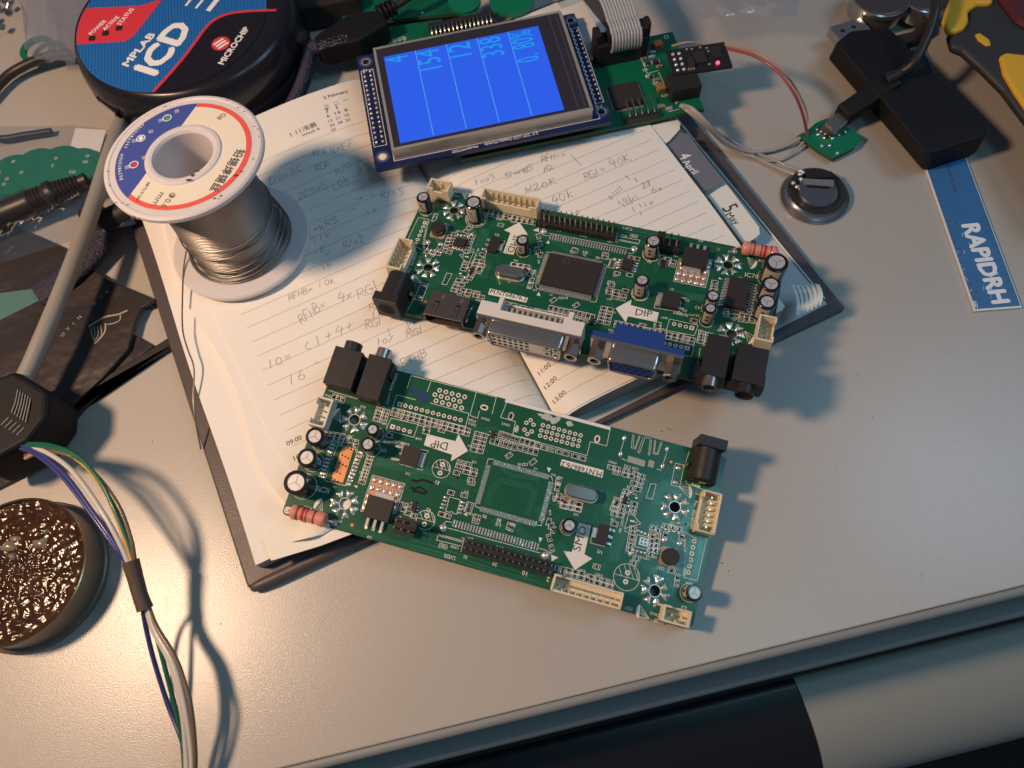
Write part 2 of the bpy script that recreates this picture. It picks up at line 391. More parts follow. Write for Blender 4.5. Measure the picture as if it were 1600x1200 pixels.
m=MB(); m.prism([(-900,-700),(900,-700),(900,300),(-900,300)],-720,-700,'dark_floor'); struct(m.build('floor'))
# ================================================================ notebook
NO=np.array([2.3,88.1]); Ne=np.array([.902,.432]); Nd=np.array([-.432,.902])
def NB(s,t): q=NO+Ne*s+Nd*t; return (float(q[0]),float(q[1]))
def st(x,y): r=np.array([x,y])-NO; return float(r@Ne),float(r@Nd)
def zl(s): return 11.9+1.1*math.exp(-((s+35)/22)**2)-6*math.exp(s/5)
def zr(s,t): return 14.5-.04*max(0,t-50)-7*math.exp(-s/6)
def zpage(x,y):
    s,t=st(x,y); return (zl(s) if s<0 else zr(s,t))
nb=thing('notebook','open black diary with pencil notes lying under both green boards','notebook',(*NB(0,90),0),Matrix.Rotation(math.atan2(Ne[1],Ne[0]),3,'Z'))
m=MB(); m.prism([NB(-118,-5.5),NB(-3,-5.5),NB(-3,186),NB(-118,186)],.1,3.2,'cover_black'); m.build('front_cover',nb,bevel=.8)
m=MB(); m.prism([NB(3,-7),NB(116,-7.5),NB(111,186),NB(3,186)],.1,3.2,'cover_black'); cv=m.build('back_cover',nb,bevel=.5)
m=MB(); m.flat([NB(3,-5.5),NB(111,-3),NB(105,184),NB(3,184)],3.27,'lining_grey'); m.build('lining',cv)
m=MB(); m.tube([(*NB(-117,-5.5),2.2),(*NB(-112,-6.2),2.6),(*NB(-80,-6.6),2.9),(*NB(-40,-6.6),4.5),(*NB(-5,-6),5),(*NB(0,-5.5),3)],[1.0,2.1,2.3,2.3,2.4,2.2],'cover_black',10,sub=5); m.build('rolled_edge',nb)
# cream tube standing in for the bright sheen along the right lining edge
m=MB(); m.tube([(*NB(105.4,120),3.7),(*NB(108.5,60),3.9),(*NB(111.3,-1),3.6)],.35,'card_cream',6,sub=4); m.build('lining_sheen',cv)
def sheet_block(name,se,t0,t1,z0,zf,matn,side='page_edge',n=26,nt=20,parent=nb):
    """a stack of leaves whose outer edge runs at s=se(t) and that follows the page curve"""
    m=MB(); top={}; vs=[]
    ts=[t0+(t1-t0)*j/nt for j in range(nt+1)]
    for t in ts:
        e=se(t)
        for i in range(n+1):
            s=e*(1-(i/n)**.8); vs.append((*NB(s,t),zf(s,t)))
    N=n+1
    m.add(vs,[(j*N+i,j*N+i+1,(j+1)*N+i+1,(j+1)*N+i) for j in range(nt) for i in range(n)],matn,True)
    for row in (0,nt):
        a=[vs[row*N+i] for i in range(N)]; b=[(x,y,min(z0,z-.05)) for x,y,z in a]; m.add(a+b,[(i,i+1,N+i+1,N+i) for i in range(n)],side)
    a=[vs[j*N] for j in range(nt+1)]; b=[(x,y,min(z0,z-.05)) for x,y,z in a]; k=nt+1; m.add(a+b,[(j,j+1,k+j+1,k+j) for j in range(nt)],side)
    return m.build(name,parent)
def edgeL(t): return float(np.interp(t,[-2,5,28,61,97,130,178],[-84,-85.6,-91.5,-94,-96.4,-98,-99]))
sheet_block('page_block',lambda t:-111.2+.4*math.sin(t/17),-1.5,177,3.3,lambda s,t:min(9.6+.25*math.sin(t/25),zl(s)-.3),'page_paper')
sheet_block('left_leaves',lambda t:edgeL(t)-6-2*math.sin(t/14),-1,177.5,9.2,lambda s,t:zl(s)-.32,'page_paper','page_paper')
pageL=sheet_block('left_page',edgeL,-.5,178,9.6,lambda s,t:zl(s),'page_paper','page_paper')
sheet_block('page_block',lambda t:89.5,-1.2,177,3.3,lambda s,t:zr(s,t)-.35,'page_paper','page_edge_shaded')
pageR=sheet_block('right_page',lambda t:90.6,-.6,178,13,lambda s,t:zr(s,t),'page_paper','page_paper')
# printed rules, hours and headings
def sline(m,s0,s1,t,zf,matn='rule_line',wd=.16):
    n=max(2,int(abs(s1-s0)/3)); m.strip([NB(s0+(s1-s0)*i/n,t) for i in range(n+1)],wd,lambda x,y:zpage(x,y)+.06,matn)
m=MB()
for k in range(24): sline(m,-87,-2,153.5-6.45*k,zl)
m.build('ruling',pageL)
m=MB()
for k in range(26): sline(m,4,87,152-5.85*k,None)
m.build('ruling',pageR)
zink=lambda x,y:zpage(x,y)+.09
def ptext(m,t,a,b,matn='print_ink',hs=1.,bold=0.,z=12):
    m.fit_text(t,P(*a,z),P(*b,z),matn,hs=hs,bold=bold,zf=zink)
m=MB()
ptext(m,'09:00',(449,697),(472,686)); ptext(m,'10:00',(460,720),(484,711))
ptext(m,'1·11浅晨',(456,216),(497,199),hs=.9); ptext(m,'Week 6',(474,217),(501,205),hs=.9)
ptext(m,'2 February',(507,157),(544,144),bold=.01)
m.disc(*P(500.5,154,12)[:2],.55,12.6,'tiny_red',8)
rows=['三  二  一','7  1','6  14  8','13  21  15','20  28  22','27']
for i,r in enumerate(rows):
    a=(508+i*2.2,172+i*7.2); wd=[40,20,34,34,34,8][i]; ptext(m,r,a,(a[0]+wd*.93,a[1]-wd*.36),hs=.85)
m.build('printed_text',pageL)
m=MB()
for t_,a,b in(('11:00',(843,577),(861,566)),('12:00',(853,599),(871,587)),('13:00',(867,622),(885,610))): ptext(m,t_,a,b,z=15)
m.build('printed_text',pageR)
# pencil writing
GL={'R':[[(0,0),(.05,1)],[(0,.95),(.35,1),(.5,.8),(.35,.55),(.05,.5)],[(.15,.5),(.6,0)]],'F':[[(0,0),(.05,1),(.55,1)],[(.03,.5),(.4,.52)]],
'H':[[(0,0),(.03,1)],[(.45,0),(.45,1)],[(0,.5),(.45,.5)]],'B':[[(0,0),(.03,1),(.4,.9),(.35,.6),(.05,.52),(.45,.45),(.48,.1),(0,0)]],
'G':[[(.55,.85),(.25,1),(0,.6),(.05,.15),(.35,0),(.55,.2),(.55,.45),(.3,.45)]],'1':[[(.15,0),(.2,1)]],'I':[[(.15,0),(.2,1)]],'=':[[(0,.6),(.5,.65)],[(.02,.35),(.5,.4)]],
'4':[[(.25,1),(0,.4),(.55,.42)],[(.4,.75),(.32,-.1)]],'x':[[(0,.55),(.35,.1)],[(.38,.6),(0,.05)]],'0':[[(.2,.8),(.02,.45),(.12,.05),(.4,.1),(.42,.6),(.2,.8)]],
'K':[[(0,0),(.05,1)],[(.45,.9),(.06,.45),(.5,0)]],'k':[[(0,0),(.05,1)],[(.4,.65),(.06,.35),(.45,0)]],'+':[[(0,.4),(.45,.45)],[(.2,.1),(.25,.8)]],'(':[[(.3,1),(.05,.6),(.1,.2),(.35,0)]],
'6':[[(.35,1),(.05,.5),(.1,.05),(.4,.1),(.38,.45),(.08,.4)]],'2':[[(0,.8),(.25,1),(.4,.75),(.02,.02),(.5,.05)]],'V':[[(0,1),(.2,0),(.45,1)]],'E':[[(.45,1),(.03,.95),(0,0),(.45,.03)],[(.02,.5),(.35,.52)]],
'5':[[(.5,1),(.08,.97),(.05,.6),(.4,.55),(.42,.1),(.02,.02)]],'T':[[(0,1),(.55,1)],[(.28,1),(.25,0)]],'o':[[(.2,.55),(.03,.3),(.15,.03),(.35,.15),(.33,.5),(.2,.55)]],'-':[[(0,.45),(.5,.5)]],
'n':[[(0,.5),(.03,0)],[(.02,.35),(.2,.55),(.32,.4),(.33,0)]],'A':[[(0,0),(.25,1),(.5,0)],[(.1,.35),(.42,.38)]],'C':[[(.5,.85),(.2,1),(0,.5),(.15,.05),(.5,.1)]],'D':[[(0,0),(.03,1),(.4,.8),(.45,.3),(0,0)]],
'7':[[(0,1),(.45,1),(.15,0)]],'8':[[(.25,.5),(.05,.75),(.25,1),(.42,.75),(.05,.25),(.2,0),(.42,.25),(.25,.5)]],'|':[[(.1,1.4),(.15,-.5)]],'/':[[(.4,1),(0,0)]],'3':[[(0,1),(.4,.9),(.15,.55),(.42,.3),(.02,0)]],' ':[],'_':[[(-.1,-.25),(.9,-.15)]]}
hr=random.Random(3)
def write(m,s,a,b,h=None,z=12,wd=.22,matn='pencil'):
    A=np.array(P(*a,z)[:2]);B=np.array(P(*b,z)[:2]);x=B-A;L=np.linalg.norm(x);x/=L;y=np.array([-x[1],x[0]]);adv=L/max(1,len(s)); k=h or adv*1.25
    for i,c in enumerate(s):
        o=A+x*adv*i+y*hr.uniform(-.08,.08)*k; sh=hr.uniform(.05,.25); sz=k*hr.uniform(.85,1.1)
        for stx in GL.get(c,[]):
            pts=[np.array([px_*adv*1.5+py_*sh*adv,py_*sz]) for px_,py_ in stx]
            if len(pts)>2: pts=catmull(pts,4)
            m.strip([o+x*p_[0]+y*p_[1]+np.array([hr.uniform(-.04,.04),hr.uniform(-.04,.04)]) for p_ in pts],wd*hr.uniform(.8,1.2),lambda X_,Y_:zpage(X_,Y_)+.09,matn)
m=MB()
for s_,a,b,h in (('RFHB=',(471,506),(512,481),4.2),('4x',(530,473),(556,466),4.2),('RG1',(562,470),(600,452),4.5),('RFHB=',(452,470),(490,455),2.6),('10k',(498,450),(527,442),2.8),
    ('10=',(420,577),(458,560),3.6),('(1+4+',(478,548),(558,512),3.8),('RG1',(573,516),(602,508),3.6),('16',(452,602),(482,590),3.8),('-',(492,572),(500,569),2),
    ('RG1',(579,488),(612,476),3),('/',(610,528),(618,520),3),('RG1',(637,529),(665,521),3),('10/',(590,541),(618,534),2.6),('RTHB',(630,576),(670,556),3.2),('C',(632,583),(640,580),2.2),
    ('RFo',(492,248),(513,240),3.4),('VREF',(520,243),(556,230),3.4),('RGn',(496,272),(520,259),4.2),('DVnAC',(425,290),(476,266),3.8),('R2D',(527,275),(554,262),3.2),('x5',(560,272),(585,262),3.8),
    ('10k',(522,300),(552,284),3.6),('2C5=5',(468,314),(516,296),3.6),('-x-(',(554,320),(590,306),3),('R/n5',(597,312),(632,302),3.6),('-',(548,336),(560,332),3),('1x',(576,340),(594,328),3.4),
    ('=kR5',(492,366),(531,348),3),('T1k',(490,384),(522,368),3),('R/n2',(540,392),(572,378),3.6),('x',(510,402),(520,398),2.5),('1k',(506,424),(522,414),3),('1E',(492,400),(514,390),2.6),
    ('Fk5',(640,470+45),(665,500),2.4),('_/_',(575,500),(600,490),3),('__',(525,296),(556,283),4)):
    write(m,s_,a,b,h,12)
m.build('pencil_notes',pageL)
m=MB()
for s_,a,b,h in (('RG1=',(915,277),(950,264),3.6),('40K',(957,258),(990,246),4.6),('=20K',(822,299),(874,281),3.6),('40k',(864,315),(900,301),4.2),('|',(903,248),(906,246),4),('RFH-=',(847,248),(885,238),3),
    ('/G1',(850,264),(868,258),2.8),('~=5',(800,268),(835,258),2.6),('1oo5',(742,282),(775,272),2.8),('~5=8',(775,276),(830,262),2.6),('10',(894,335),(908,329),2.6),('1',(984,278),(988,274),2.6),
    ('x',(996,282),(1001,279),3.4),('28',(1006,292),(1021,286),3),('6x',(1020,299),(1040,292),2.8),('0',(954,309),(960,306),2.6),('1111',(962,304),(976,291),2.4),('101',(968,318),(990,305),2),('11011',(976,322),(1000,306),2.2),('11',(990,330),(1010,317),2.2),('1o',(1008,322),(1024,314),2.2),('1',(1002,335),(1006,333),1.8),('11',(820,300-8),(835,285),1.6),('45',(756,300),(770,296),2)):
    write(m,s_,a,b,h,15,matn='pencil_dark')
m.build('pencil_notes',pageR)
# month tabs
def card(name,pts,z,matn,th=.35,texts=(),parent=nb,hs=1):
    m=MB(); m.prism(px(pts,z),z-th,z,matn); o=m.build(name,parent)
    if texts:
        m=MB()
        for t_,a,b,mt,h in texts: m.fit_text(t_,P(*a,z+.06),P(*b,z+.06),mt,hs=h,bold=.01)
        m.build('printed_text',o)
    return o
c0=card('tab_card',[(1000,200),(1018,196),(1056,185),(1063,192),(1062,202),(1046,220),(1040,224)],12.2,'card_cream'); 
c1=card('tab_card',[(1040,226),(1060,208),(1074,208),(1130,282),(1128,288),(1103,299),(1098,294)],11.0,'card_grey',texts=(('4',(1060,244),(1064.5,250.5),'label_white',1.35),('April',(1065.5,253.5),(1083,273),'label_white',1.15))); c1['label']='grey card tab reading 4 April'
c2=card('tab_card',[(1106,306),(1112,302),(1133,288),(1137,290),(1186,355),(1187,366),(1180,372),(1164,382),(1158,376)],9.6,'card_cream',texts=(('5',(1127.5,326),(1132.5,333),'print_ink',1.5),('May',(1133,336.5),(1148.5,352),'print_ink',1.15))); c2['label']='cream card tab reading 5 May'
c3=card('tab_card',[(1150,384),(1176,372),(1196,392),(1206,404),(1188,410),(1170,404)],7.2,'card_grey')
c4=card('tab_card',[(411,842),(432,818),(452,806),(508,816),(556,832),(500,853),(424,876),(421,871)],11.3,'card_cream')
m=MB(); vs=[]; 
for i in range(7):
    f=i/6; vs+= [tuple(P(455+f*50,847-f*12,11.6+2.2*math.sin(f*3.1))),tuple(P(470+f*60,812+f*8,11.6+1.2*math.sin(f*3.1)))]
m.add(vs,[(2*i,2*i+1,2*i+3,2*i+2) for i in range(6)],'card_cream',True); m.build('curled_leaf',nb)
# fanned leaf ends at the corner of the back cover
m=MB()
for i in range(6):
    a0=np.array([1236+i*7.4,446-abs(i-2)*1.2]); b0=np.array([1243+i*6.2,492-i*3.4]); vs=[]
    for j in range(6):
        f=j/5; zz=12.5+3.0*math.sin(f*2.6)+i*.15; c=a0*(1-f)+b0*f+np.array([5*math.sin(f*3.1),0])
        vs+=[tuple(P(c[0],c[1],zz)),tuple(P(c[0]+7.6,c[1]+2.4,zz-.4))]
    m.add(vs,[(2*j,2*j+1,2*j+3,2*j+2) for j in range(5)],'page_paper',True)
m.build('fanned_leaf_ends',nb)
# ================================================================ the two controller boards (same layout)
BR={2:(np.array([[0.964272,-0.264781,0.008339],[0.253032,0.929894,0.266966],[-0.078442,-0.255318,0.96367]]),np.array([-61.029213,-10.290453,257.905769])),
    1:(np.array([[-0.952217,0.295857,0.075844],[-0.233328,-0.864896,0.444425],[0.197084,0.405493,0.892599]]),np.array([81.388719,3.803627,240.559277]))}
BW,BH=138.,57.3
def bworld(k):
    R,T=BR[k]; A=CM@R; t=CM@T+np.array([0,0,HC])
    return (lambda u,v,h=0: t+A[:,0]*u+A[:,1]*v-A[:,2]*h), A
def uvp(k,x,y,h=0):
    R,T=BR[k]; A=np.c_[R[:,0],R[:,1],-np.array([(x-800)/FP,(y-600)/FP,1.])]
    s=np.linalg.solve(A,-(T-R[:,2]*h)); return (float(s[0]),float(s[1]))
def Zm(o,s,k): return lambda x,y,h=0: uvp(k,o[0]+x/s,o[1]+y/s,h)
A1=Zm((430,520),6.667,2);A2=Zm((430,660),6.667,2);A3=Zm((600,580),6.667,2);A4=Zm((800,620),6.667,2);A5=Zm((960,660),6.667,2);A6=Zm((640,700),6.667,2);A7=Zm((640,780),6.667,2);A8=Zm((840,780),5.3333,2)
B1=Zm((580,270),7.2727,1);B2=Zm((740,280),7.2727,1);B3=Zm((900,300),7.2727,1);B4=Zm((1050,340),7.2727,1);B5=Zm((580,400),7.2727,1);B6=Zm((740,430),7.2727,1);B7=Zm((900,440),7.2727,1);B8=Zm((1050,460),7.2727,1)
ZS=.035; ZP=.045
holes=[(13.12,20.64),(19.17,48.54),(124.71,20.78),(124.08,48.55)]
# small chip parts: (u,v,angle) in board millimetres
SM=[]
def row(f,p0,p1,n,a=None,skip=()):
    q0=np.array(f(*p0));q1=np.array(f(*p1))
    for i in range(n):
        if i in skip: continue
        q=q0+(q1-q0)*(i/max(1,n-1)); SM.append((q[0],q[1],a))
H_,V_=0.,math.pi/2
for f,p0,p1,n,a in ((A1,(1085,800),(1055,900),4,H_),(A1,(1155,820),(1125,920),4,H_),(A1,(612,672),(700,700),3,V_),(A2,(540,122),(700,152),4,V_),(A2,(585,165),(690,190),3,V_),(A2,(985,372),(905,618),8,H_),(A2,(1190,135),(1190,135),1,H_),
    (A3,(120,405),(865,612),14,H_),(A3,(106,446),(856,650),14,H_),(A3,(212,495),(212,495),1,H_),(A3,(395,550),(395,550),1,H_),(A3,(445,600),(440,632),2,H_),(A3,(600,615),(600,615),1,H_),
    (A3,(975,652),(935,818),5,H_),(A3,(1045,670),(1000,832),5,H_),(A3,(1215,658),(1380,712),5,V_),(A3,(1130,725),(1355,790),6,V_),(A3,(1440,722),(1590,768),4,V_),(A3,(1415,797),(1580,842),4,V_),
    (A4,(270,512),(400,550),3,H_),(A4,(490,572),(560,592),2,H_),(A4,(655,620),(735,643),2,H_),(A4,(1030,735),(1092,750),2,H_),(A4,(1088,788),(1088,788),1,H_),(A4,(1190,775),(1180,812),2,H_),(A4,(1243,826),(1290,806),2,H_),
    (A4,(1352,830),(1310,962),4,H_),(A4,(1272,900),(1235,955),2,H_),(A4,(1190,990),(1165,1060),3,H_),(A4,(1095,1075),(1060,1165),3,H_),(A4,(492,870),(470,945),2,V_),(A4,(495,1030),(482,1065),2,H_),(A4,(562,1065),(540,1135),3,H_),(A4,(630,1095),(610,1150),2,H_),(A4,(695,1120),(690,1170),2,H_),
    (A8,(232,20),(215,60),2,H_),(A8,(285,30),(270,72),2,H_),(A8,(345,45),(330,85),2,H_),(A8,(660,30),(640,125),3,H_),(A8,(708,60),(690,132),3,H_),(A8,(805,40),(790,110),3,H_),
    (A8,(160,572),(365,618),5,H_),(A8,(205,610),(412,668),5,H_),(A8,(445,648),(610,695),4,H_),(A8,(445,680),(600,727),4,H_),(A8,(492,562),(492,562),1,H_),(A8,(965,240),(940,460),7,H_),(A8,(1000,262),(980,430),5,H_),(A8,(795,245),(768,420),6,H_),(A8,(825,490),(800,532),2,H_),(A8,(1115,595),(1115,595),1,H_),(A8,(1165,655),(1160,695),2,V_),
    (A8,(1070,225),(1180,250),3,H_),(A8,(1065,300),(1200,315),2,V_),(A8,(640,205),(640,205),1,H_),
    (A6,(530,150),(530,150),1,H_),(A6,(612,170),(670,235),2,H_),(A6,(600,210),(590,250),2,H_),(A6,(665,270),(640,335),2,H_),(A6,(645,362),(645,362),1,H_),(A6,(630,590),(610,650),3,H_),(A6,(335,690),(395,708),2,H_),(A6,(700,718),(690,762),2,H_),(A6,(515,190),(490,258),2,H_),(A6,(430,465),(570,492),2,H_),
    (A6,(1545,345),(1540,410),2,V_),(A6,(1560,520),(1590,545),2,H_),(A6,(1450,770),(1495,850),3,V_),(A6,(1035,815),(1060,830),2,V_),(A2,(1345,860),(1330,905),2,H_),(A2,(1385,945),(1445,975),2,H_),(A2,(840,215),(840,245),2,V_),(A2,(790,190),(740,190),2,H_)):
    row(f,p0,p1,n,a)
for f,p,a in ((A6,(1285,145),-.9),(A6,(1035,78),-.9),(A6,(1455,935),1.05),(A6,(1480,1045),1.05)): q=f(*p); SM.append((q[0],q[1],a))
def chip_mesh(name,body,l=1.35,w_=.72,h=.42):
    m=MB(); m.box((0,0,0.03),(l-.4,w_,h),body); m.box((-l/2+.1,0,0.03),(.26,w_*.8,h*.8),'tin_metal'); m.box((l/2-.1,0,0.03),(.26,w_*.8,h*.8),'tin_metal'); return m.mesh(name)
CHIPM=[chip_mesh('chip_resistor','chip_black'),chip_mesh('chip_capacitor','cap_brown'),chip_mesh('chip_resistor','hole_black')]
def board(k,name,label):
    T,A=bworld(k); other=(k==1)
    rot=Matrix(((A[0,0],-A[0,1],-A[0,2]),(A[1,0],-A[1,1],-A[1,2]),(A[2,0],-A[2,1],-A[2,2])))
    root=thing(name,label,'circuit board',tuple(T(69,BH/2,-1.6)),rot)
    b=lambda: MB(T)
    R0=WM[root.name]
    # ---- laminate with four real holes
    outl=rrect(0,0,BW,BH,1.6,4) if False else None
    o_=[]; 
    for cx,cy,r,a0 in((BW-.8,.8,.8,-90),(BW-2.6,BH-2.6,2.6,0),(1.6,BH-1.6,1.6,90),(.8,.8,.8,180)):
        for i in range(5):
            a=math.radians(a0+90*i/4); o_.append((cx+r*math.cos(a),cy+r*math.sin(a)))
    m=b(); m.prism(o_,-1.6,0,'pcb_green',sides='pcb_edge'); pcb=m.build('laminate',root)
    m=b()
    for hx,hy in holes: m.cyl((hx,hy,-2.4),1.75,3.2,'pcb_edge',24)
    cut=m.build('drill',root); cut.hide_render=True
    # holes are cut once into the mesh and the cutter is dropped
    import bmesh
    for ob in (pcb,cut):
        bm=bmesh.new(); bm.from_mesh(ob.data); bmesh.ops.remove_doubles(bm,verts=bm.verts,dist=1e-6); bmesh.ops.recalc_face_normals(bm,faces=bm.faces); bm.to_mesh(ob.data); bm.free()
    bo=pcb.modifiers.new('holes','BOOLEAN'); bo.object=cut; bo.solver='EXACT'
    bpy.context.view_layer.update(); dg=bpy.context.evaluated_depsgraph_get(); me=bpy.data.meshes.new_from_object(pcb.evaluated_get(dg)); pcb.modifiers.clear(); pcb.data=me
    bpy.data.objects.remove(cut)
    # ---- copper tracks
    m=b(); rr=random.Random(5); hz=[.010]
    def bundle(pts,n,sp,wd=.13):
        P_=[np.array(p) for p in pts]
        for i in range(n):
            off=(i-(n-1)/2)*sp; q=[]
            for j,p in enumerate(P_):
                a=P_[j]-P_[j-1] if j else P_[1]-P_[0]; c=P_[j+1]-P_[j] if j<len(P_)-1 else P_[j]-P_[j-1]
                a=a/np.linalg.norm(a);c=c/np.linalg.norm(c); nn=np.array([-a[1]-c[1],a[0]+c[0]]); nn/=np.linalg.norm(nn); kk=1/max(.5,nn@np.array([-a[1],a[0]])); q.append(p+nn*off*kk)
            m.strip(q,wd,hz[0],'pcb_trace')
        hz[0]+=.0009
    F=lambda f,*ps:[f(*p) for p in ps]
    bundle(F(A5,(440,860),(430,740),(520,650),(640,690),(720,760)),6,.55)
    bundle(F(A5,(590,1040),(700,1080),(800,1110)),7,.5); bundle(F(A5,(830,860),(760,1080)),8,.5)
    bundle(F(A8,(1330,330),(1290,480),(1260,660)),9,.55); bundle([(135.6,14),(135.6,40),(134,46)],5,.45); bundle([(6,55.6),(60,55.9),(118,56)],2,.6)
    bundle(F(A8,(1020,440),(1190,600),(1230,640)),3,.6); bundle(F(A8,(700,180),(690,330),(640,420),(640,520)),8,.45); bundle(F(A8,(560,30),(570,100),(690,140)),4,.5)
    bundle(F(A6,(0,270),(200,290),(420,340),(640,420)),7,.5); bundle(F(A2,(1060,400),(1160,440),(1340,470),(1500,510)),7,.4); bundle(F(A3,(900,900),(960,860),(1010,700)),6,.5)
    bundle(F(A6,(820,590),(850,420),(960,340),(1240,400),(1310,470)),3,.7,.16); bundle(F(A6,(960,210),(1060,290),(1200,300),(1350,330)),3,.5); bundle(F(A6,(1230,700),(1270,540),(1310,450)),4,.5)
    bundle(F(A6,(880,740),(900,790),(1000,850)),5,.5); bundle(F(A6,(1100,780),(1150,880),(1270,960),(1330,1010)),5,.5); bundle(F(A6,(1330,620),(1380,700),(1360,780)),6,.45)
    bundle(F(A3,(420,400),(560,330),(880,420)),4,.6) ; bundle(F(A3,(850,640),(930,600),(1080,620),(1180,600)),4,.5); bundle(F(A4,(990,1180),(1010,1010),(1100,1040)),4,.5)
    bundle(F(A4,(750,640),(900,690),(1010,720)),3,.6); bundle(F(A4,(1400,860),(1380,960),(1320,1080)),4,.45); bundle(F(A4,(560,880),(700,930),(950,1000)),2,.6)
    bundle(F(A7,(10,470),(200,520),(560,620),(900,730),(1300,850)),3,1.3,.2); bundle(F(A7,(220,300),(210,480),(560,590)),1,.5,.2); bundle(F(A7,(650,330),(640,410)),6,1.2); bundle(F(A7,(900,340),(860,440)),5,1.1); bundle(F(A7,(1200,440),(1100,520)),6,.8)
    bundle(F(A8,(120,560),(190,420),(230,380)),9,.45); bundle(F(A8,(430,700),(500,600),(580,540)),4,.6); bundle(F(A8,(930,620),(1010,560),(1090,620)),3,.5); bundle([(8,30),(10,36),(10,44)],4,.5); bundle([(24,33),(34,30),(44,31)],6,.45)
    bundle([(3,16),(24,17.5),(40,19)],2,.8); bundle(F(A1,(640,720),(760,790),(1000,830)),3,.6,.16); bundle(F(A3,(20,60),(80,200),(60,380)),2,.8); bundle(F(A4,(240,180),(300,260),(320,300)),4,.5); bundle(F(A8,(780,470),(900,560),(1000,600)),2,.7)
    for i in range(60):
        u=rr.uniform(6,132);v=rr.uniform(20,54); d=rr.choice([(1,0),(0,1),(.7,.7),(.7,-.7)]); l=rr.uniform(1.5,6); d2=rr.choice([(1,0),(0,1),(.7,.7)])
        q=[(u,v),(u+d[0]*l,v+d[1]*l),(u+d[0]*l+d2[0]*l*.8,v+d[1]*l+d2[1]*l*.8)]
        if all(1<x<BW-1 and 1<y<BH-1 for x,y in q) and (d!=d2): hz[0]+=.0002; m.strip(q,.14,hz[0],'pcb_trace')
    m.build('copper_tracks',root)
    # ---- vias
    m=b()
    for i in range(190):
        u=rr.uniform(3,135);v=rr.uniform(3,55); m.disc(u,v,.24,.0285+i*1e-6,'pcb_trace',8); m.disc(u,v,.09,.031+i*1e-6,'hole_black',6)
    for f,p in ((A6,(500,308)),(A2,(1155,370)),(A6,(105,820)),(A6,(232,860)),(A8,(740,210)),(A5,(740,1060)),(A6,(442,517))): q=f(*p); m.disc(*q,.42,.033,'hole_black',12)
    m.build('vias',root)
    # ---- white legend
    s=b(); W_='silk_white'
    pl=lambda f,*p:[f(*q) for q in p]
    s.flat(pl(A3,(450,655),(745,730),(775,655),(875,830),(695,940),(710,870),(415,770)),ZS,W_)
    s.flat(pl(A8,(345,195),(445,220),(390,460),(455,495),(310,590),(215,430),(285,440)),ZS,W_)
    s.flat(pl(A4,(520,650),(955,765),(940,845),(500,715)),ZS,W_)
    def line(f,*p,wd=.17,closed=False,z=ZS): s.strip([f(*q) for q in p],wd,z,W_,closed)
    def txt(t,f,a,c,bold=.008,mt=W_,hs=1.,z=ZP,mm=None):
        (mm or s).fit_text(t,(*f(*a),z),(*f(*c),z),mt,flip=True,bold=bold,hs=hs)
    txt('DIP',A3,(670,745),(495,703+10),mt='ink_brown',bold=.0,hs=.95); txt('SMD',A8,(352,440),(412,235),mt='ink_brown',bold=.0,hs=.85)
    txt('M.NT68676.2',A4,(937,783),(522,672),mt='ink_brown',bold=.012,hs=1.0)
    # the texts run right to left seen from the front edge, so they start at the far end
    for t,f,a,c in (('LVDS',A7,(478,598),(365,568)),('CN13',A7,(395,495),(305,475)),('CN23',A7,(400,475),(315,452)),('CN26',A7,(515,500),(430,480)),('251',A7,(665,410),(610,392)),('191',A7,(975,500),(910,480)),('91',A7,(1260,585),(1215,570)),('30',A7,(610,595),(570,578)),('20',A7,(915,670),(870,655)),('10',A7,(1230,758),(1180,740)),('2',A7,(1465,815),(1435,805)),
        ('KEY',A8,(790,905),(725,888)),('CN10',A8,(1015,960),(940,935)),('IR',A8,(1005,1000),(970,990)),('H4',A8,(1010,635),(970,622)),('U3',A6,(955,790),(905,770)),('H5',A5,(620,1065),(575,1050)),('CN2',A5,(900,745),(845,730)),('Y1',A4,(755,930),(722,915)),
        ('CN4',A1,(590,655),(525,635)),('AU1',A1,(950,770),(893,752)),('R107',A2,(385,890),(300,860)),('H1',A1,(805,1070),(765,1060)),('DEBUG',A2,(1395,225),(1250,180)),('C10',A2,(1195,190),(1130,180)),('CN8',A2,(1530,165),(1465,155)),('U1',A2,(1405,530),(1370,515)),
        ('C9',A2,(1165,285),(1115,270)),('U4',A2,(1010,1190),(965,1175)),('IC70',A2,(570,690),(430,655)),('U6',A2,(640,670),(605,655)),('JC3',A2,(700,1030),(655,1015)),('VGA',A3,(965,515),(885,490)),('CN16',A3,(965,555),(880,530)),('CN14',A3,(1105,500),(1020,475)),('CN15',A3,(1315,555),(1230,535)),
        ('E1',A3,(580,1150),(545,1135)),('U2',A8,(540,435),(500,420)),('UD11',A8,(930,490),(865,475)),('LD1',A8,(1055,570),(1000,555)),('E2',A6,(222,640),(180,622)),('E3',A8,(1240,895),(1200,885)),('CN5',A8,(1290,700),(1235,685)),('L20',A6,(1490,500),(1490,560)),('B10',A6,(1450,650),(1455,700)),('70',A6,(810,700),(765,690)),('80',A6,(960,745),(915,730)),('90',A6,(1110,790),(1065,775)),('CN7',A2,(1440,1030),(1385,1015)),
        ('C52',A4,(1240,725),(1170,705)),('C53',A4,(1320,745),(1255,728)),('R9030',A4,(1090,685),(1010,660)),('PC AUDIO',A1,(1220,600),(1280,425)),('INVERTER',A5,(820,1110),(850,910)),('CN6',A5,(845,880),(868,820)),('MP_CAUTION',A5,(70,1150),(120,920)),('CD10',A4,(165,690),(60,690)),('ON/MAIN PWR',A8,(1240,560),(1240,330))):
        if np.linalg.norm(np.array(f(*a))-np.array(f(*c)))>.3: txt(t,f,a,c,hs=1.)
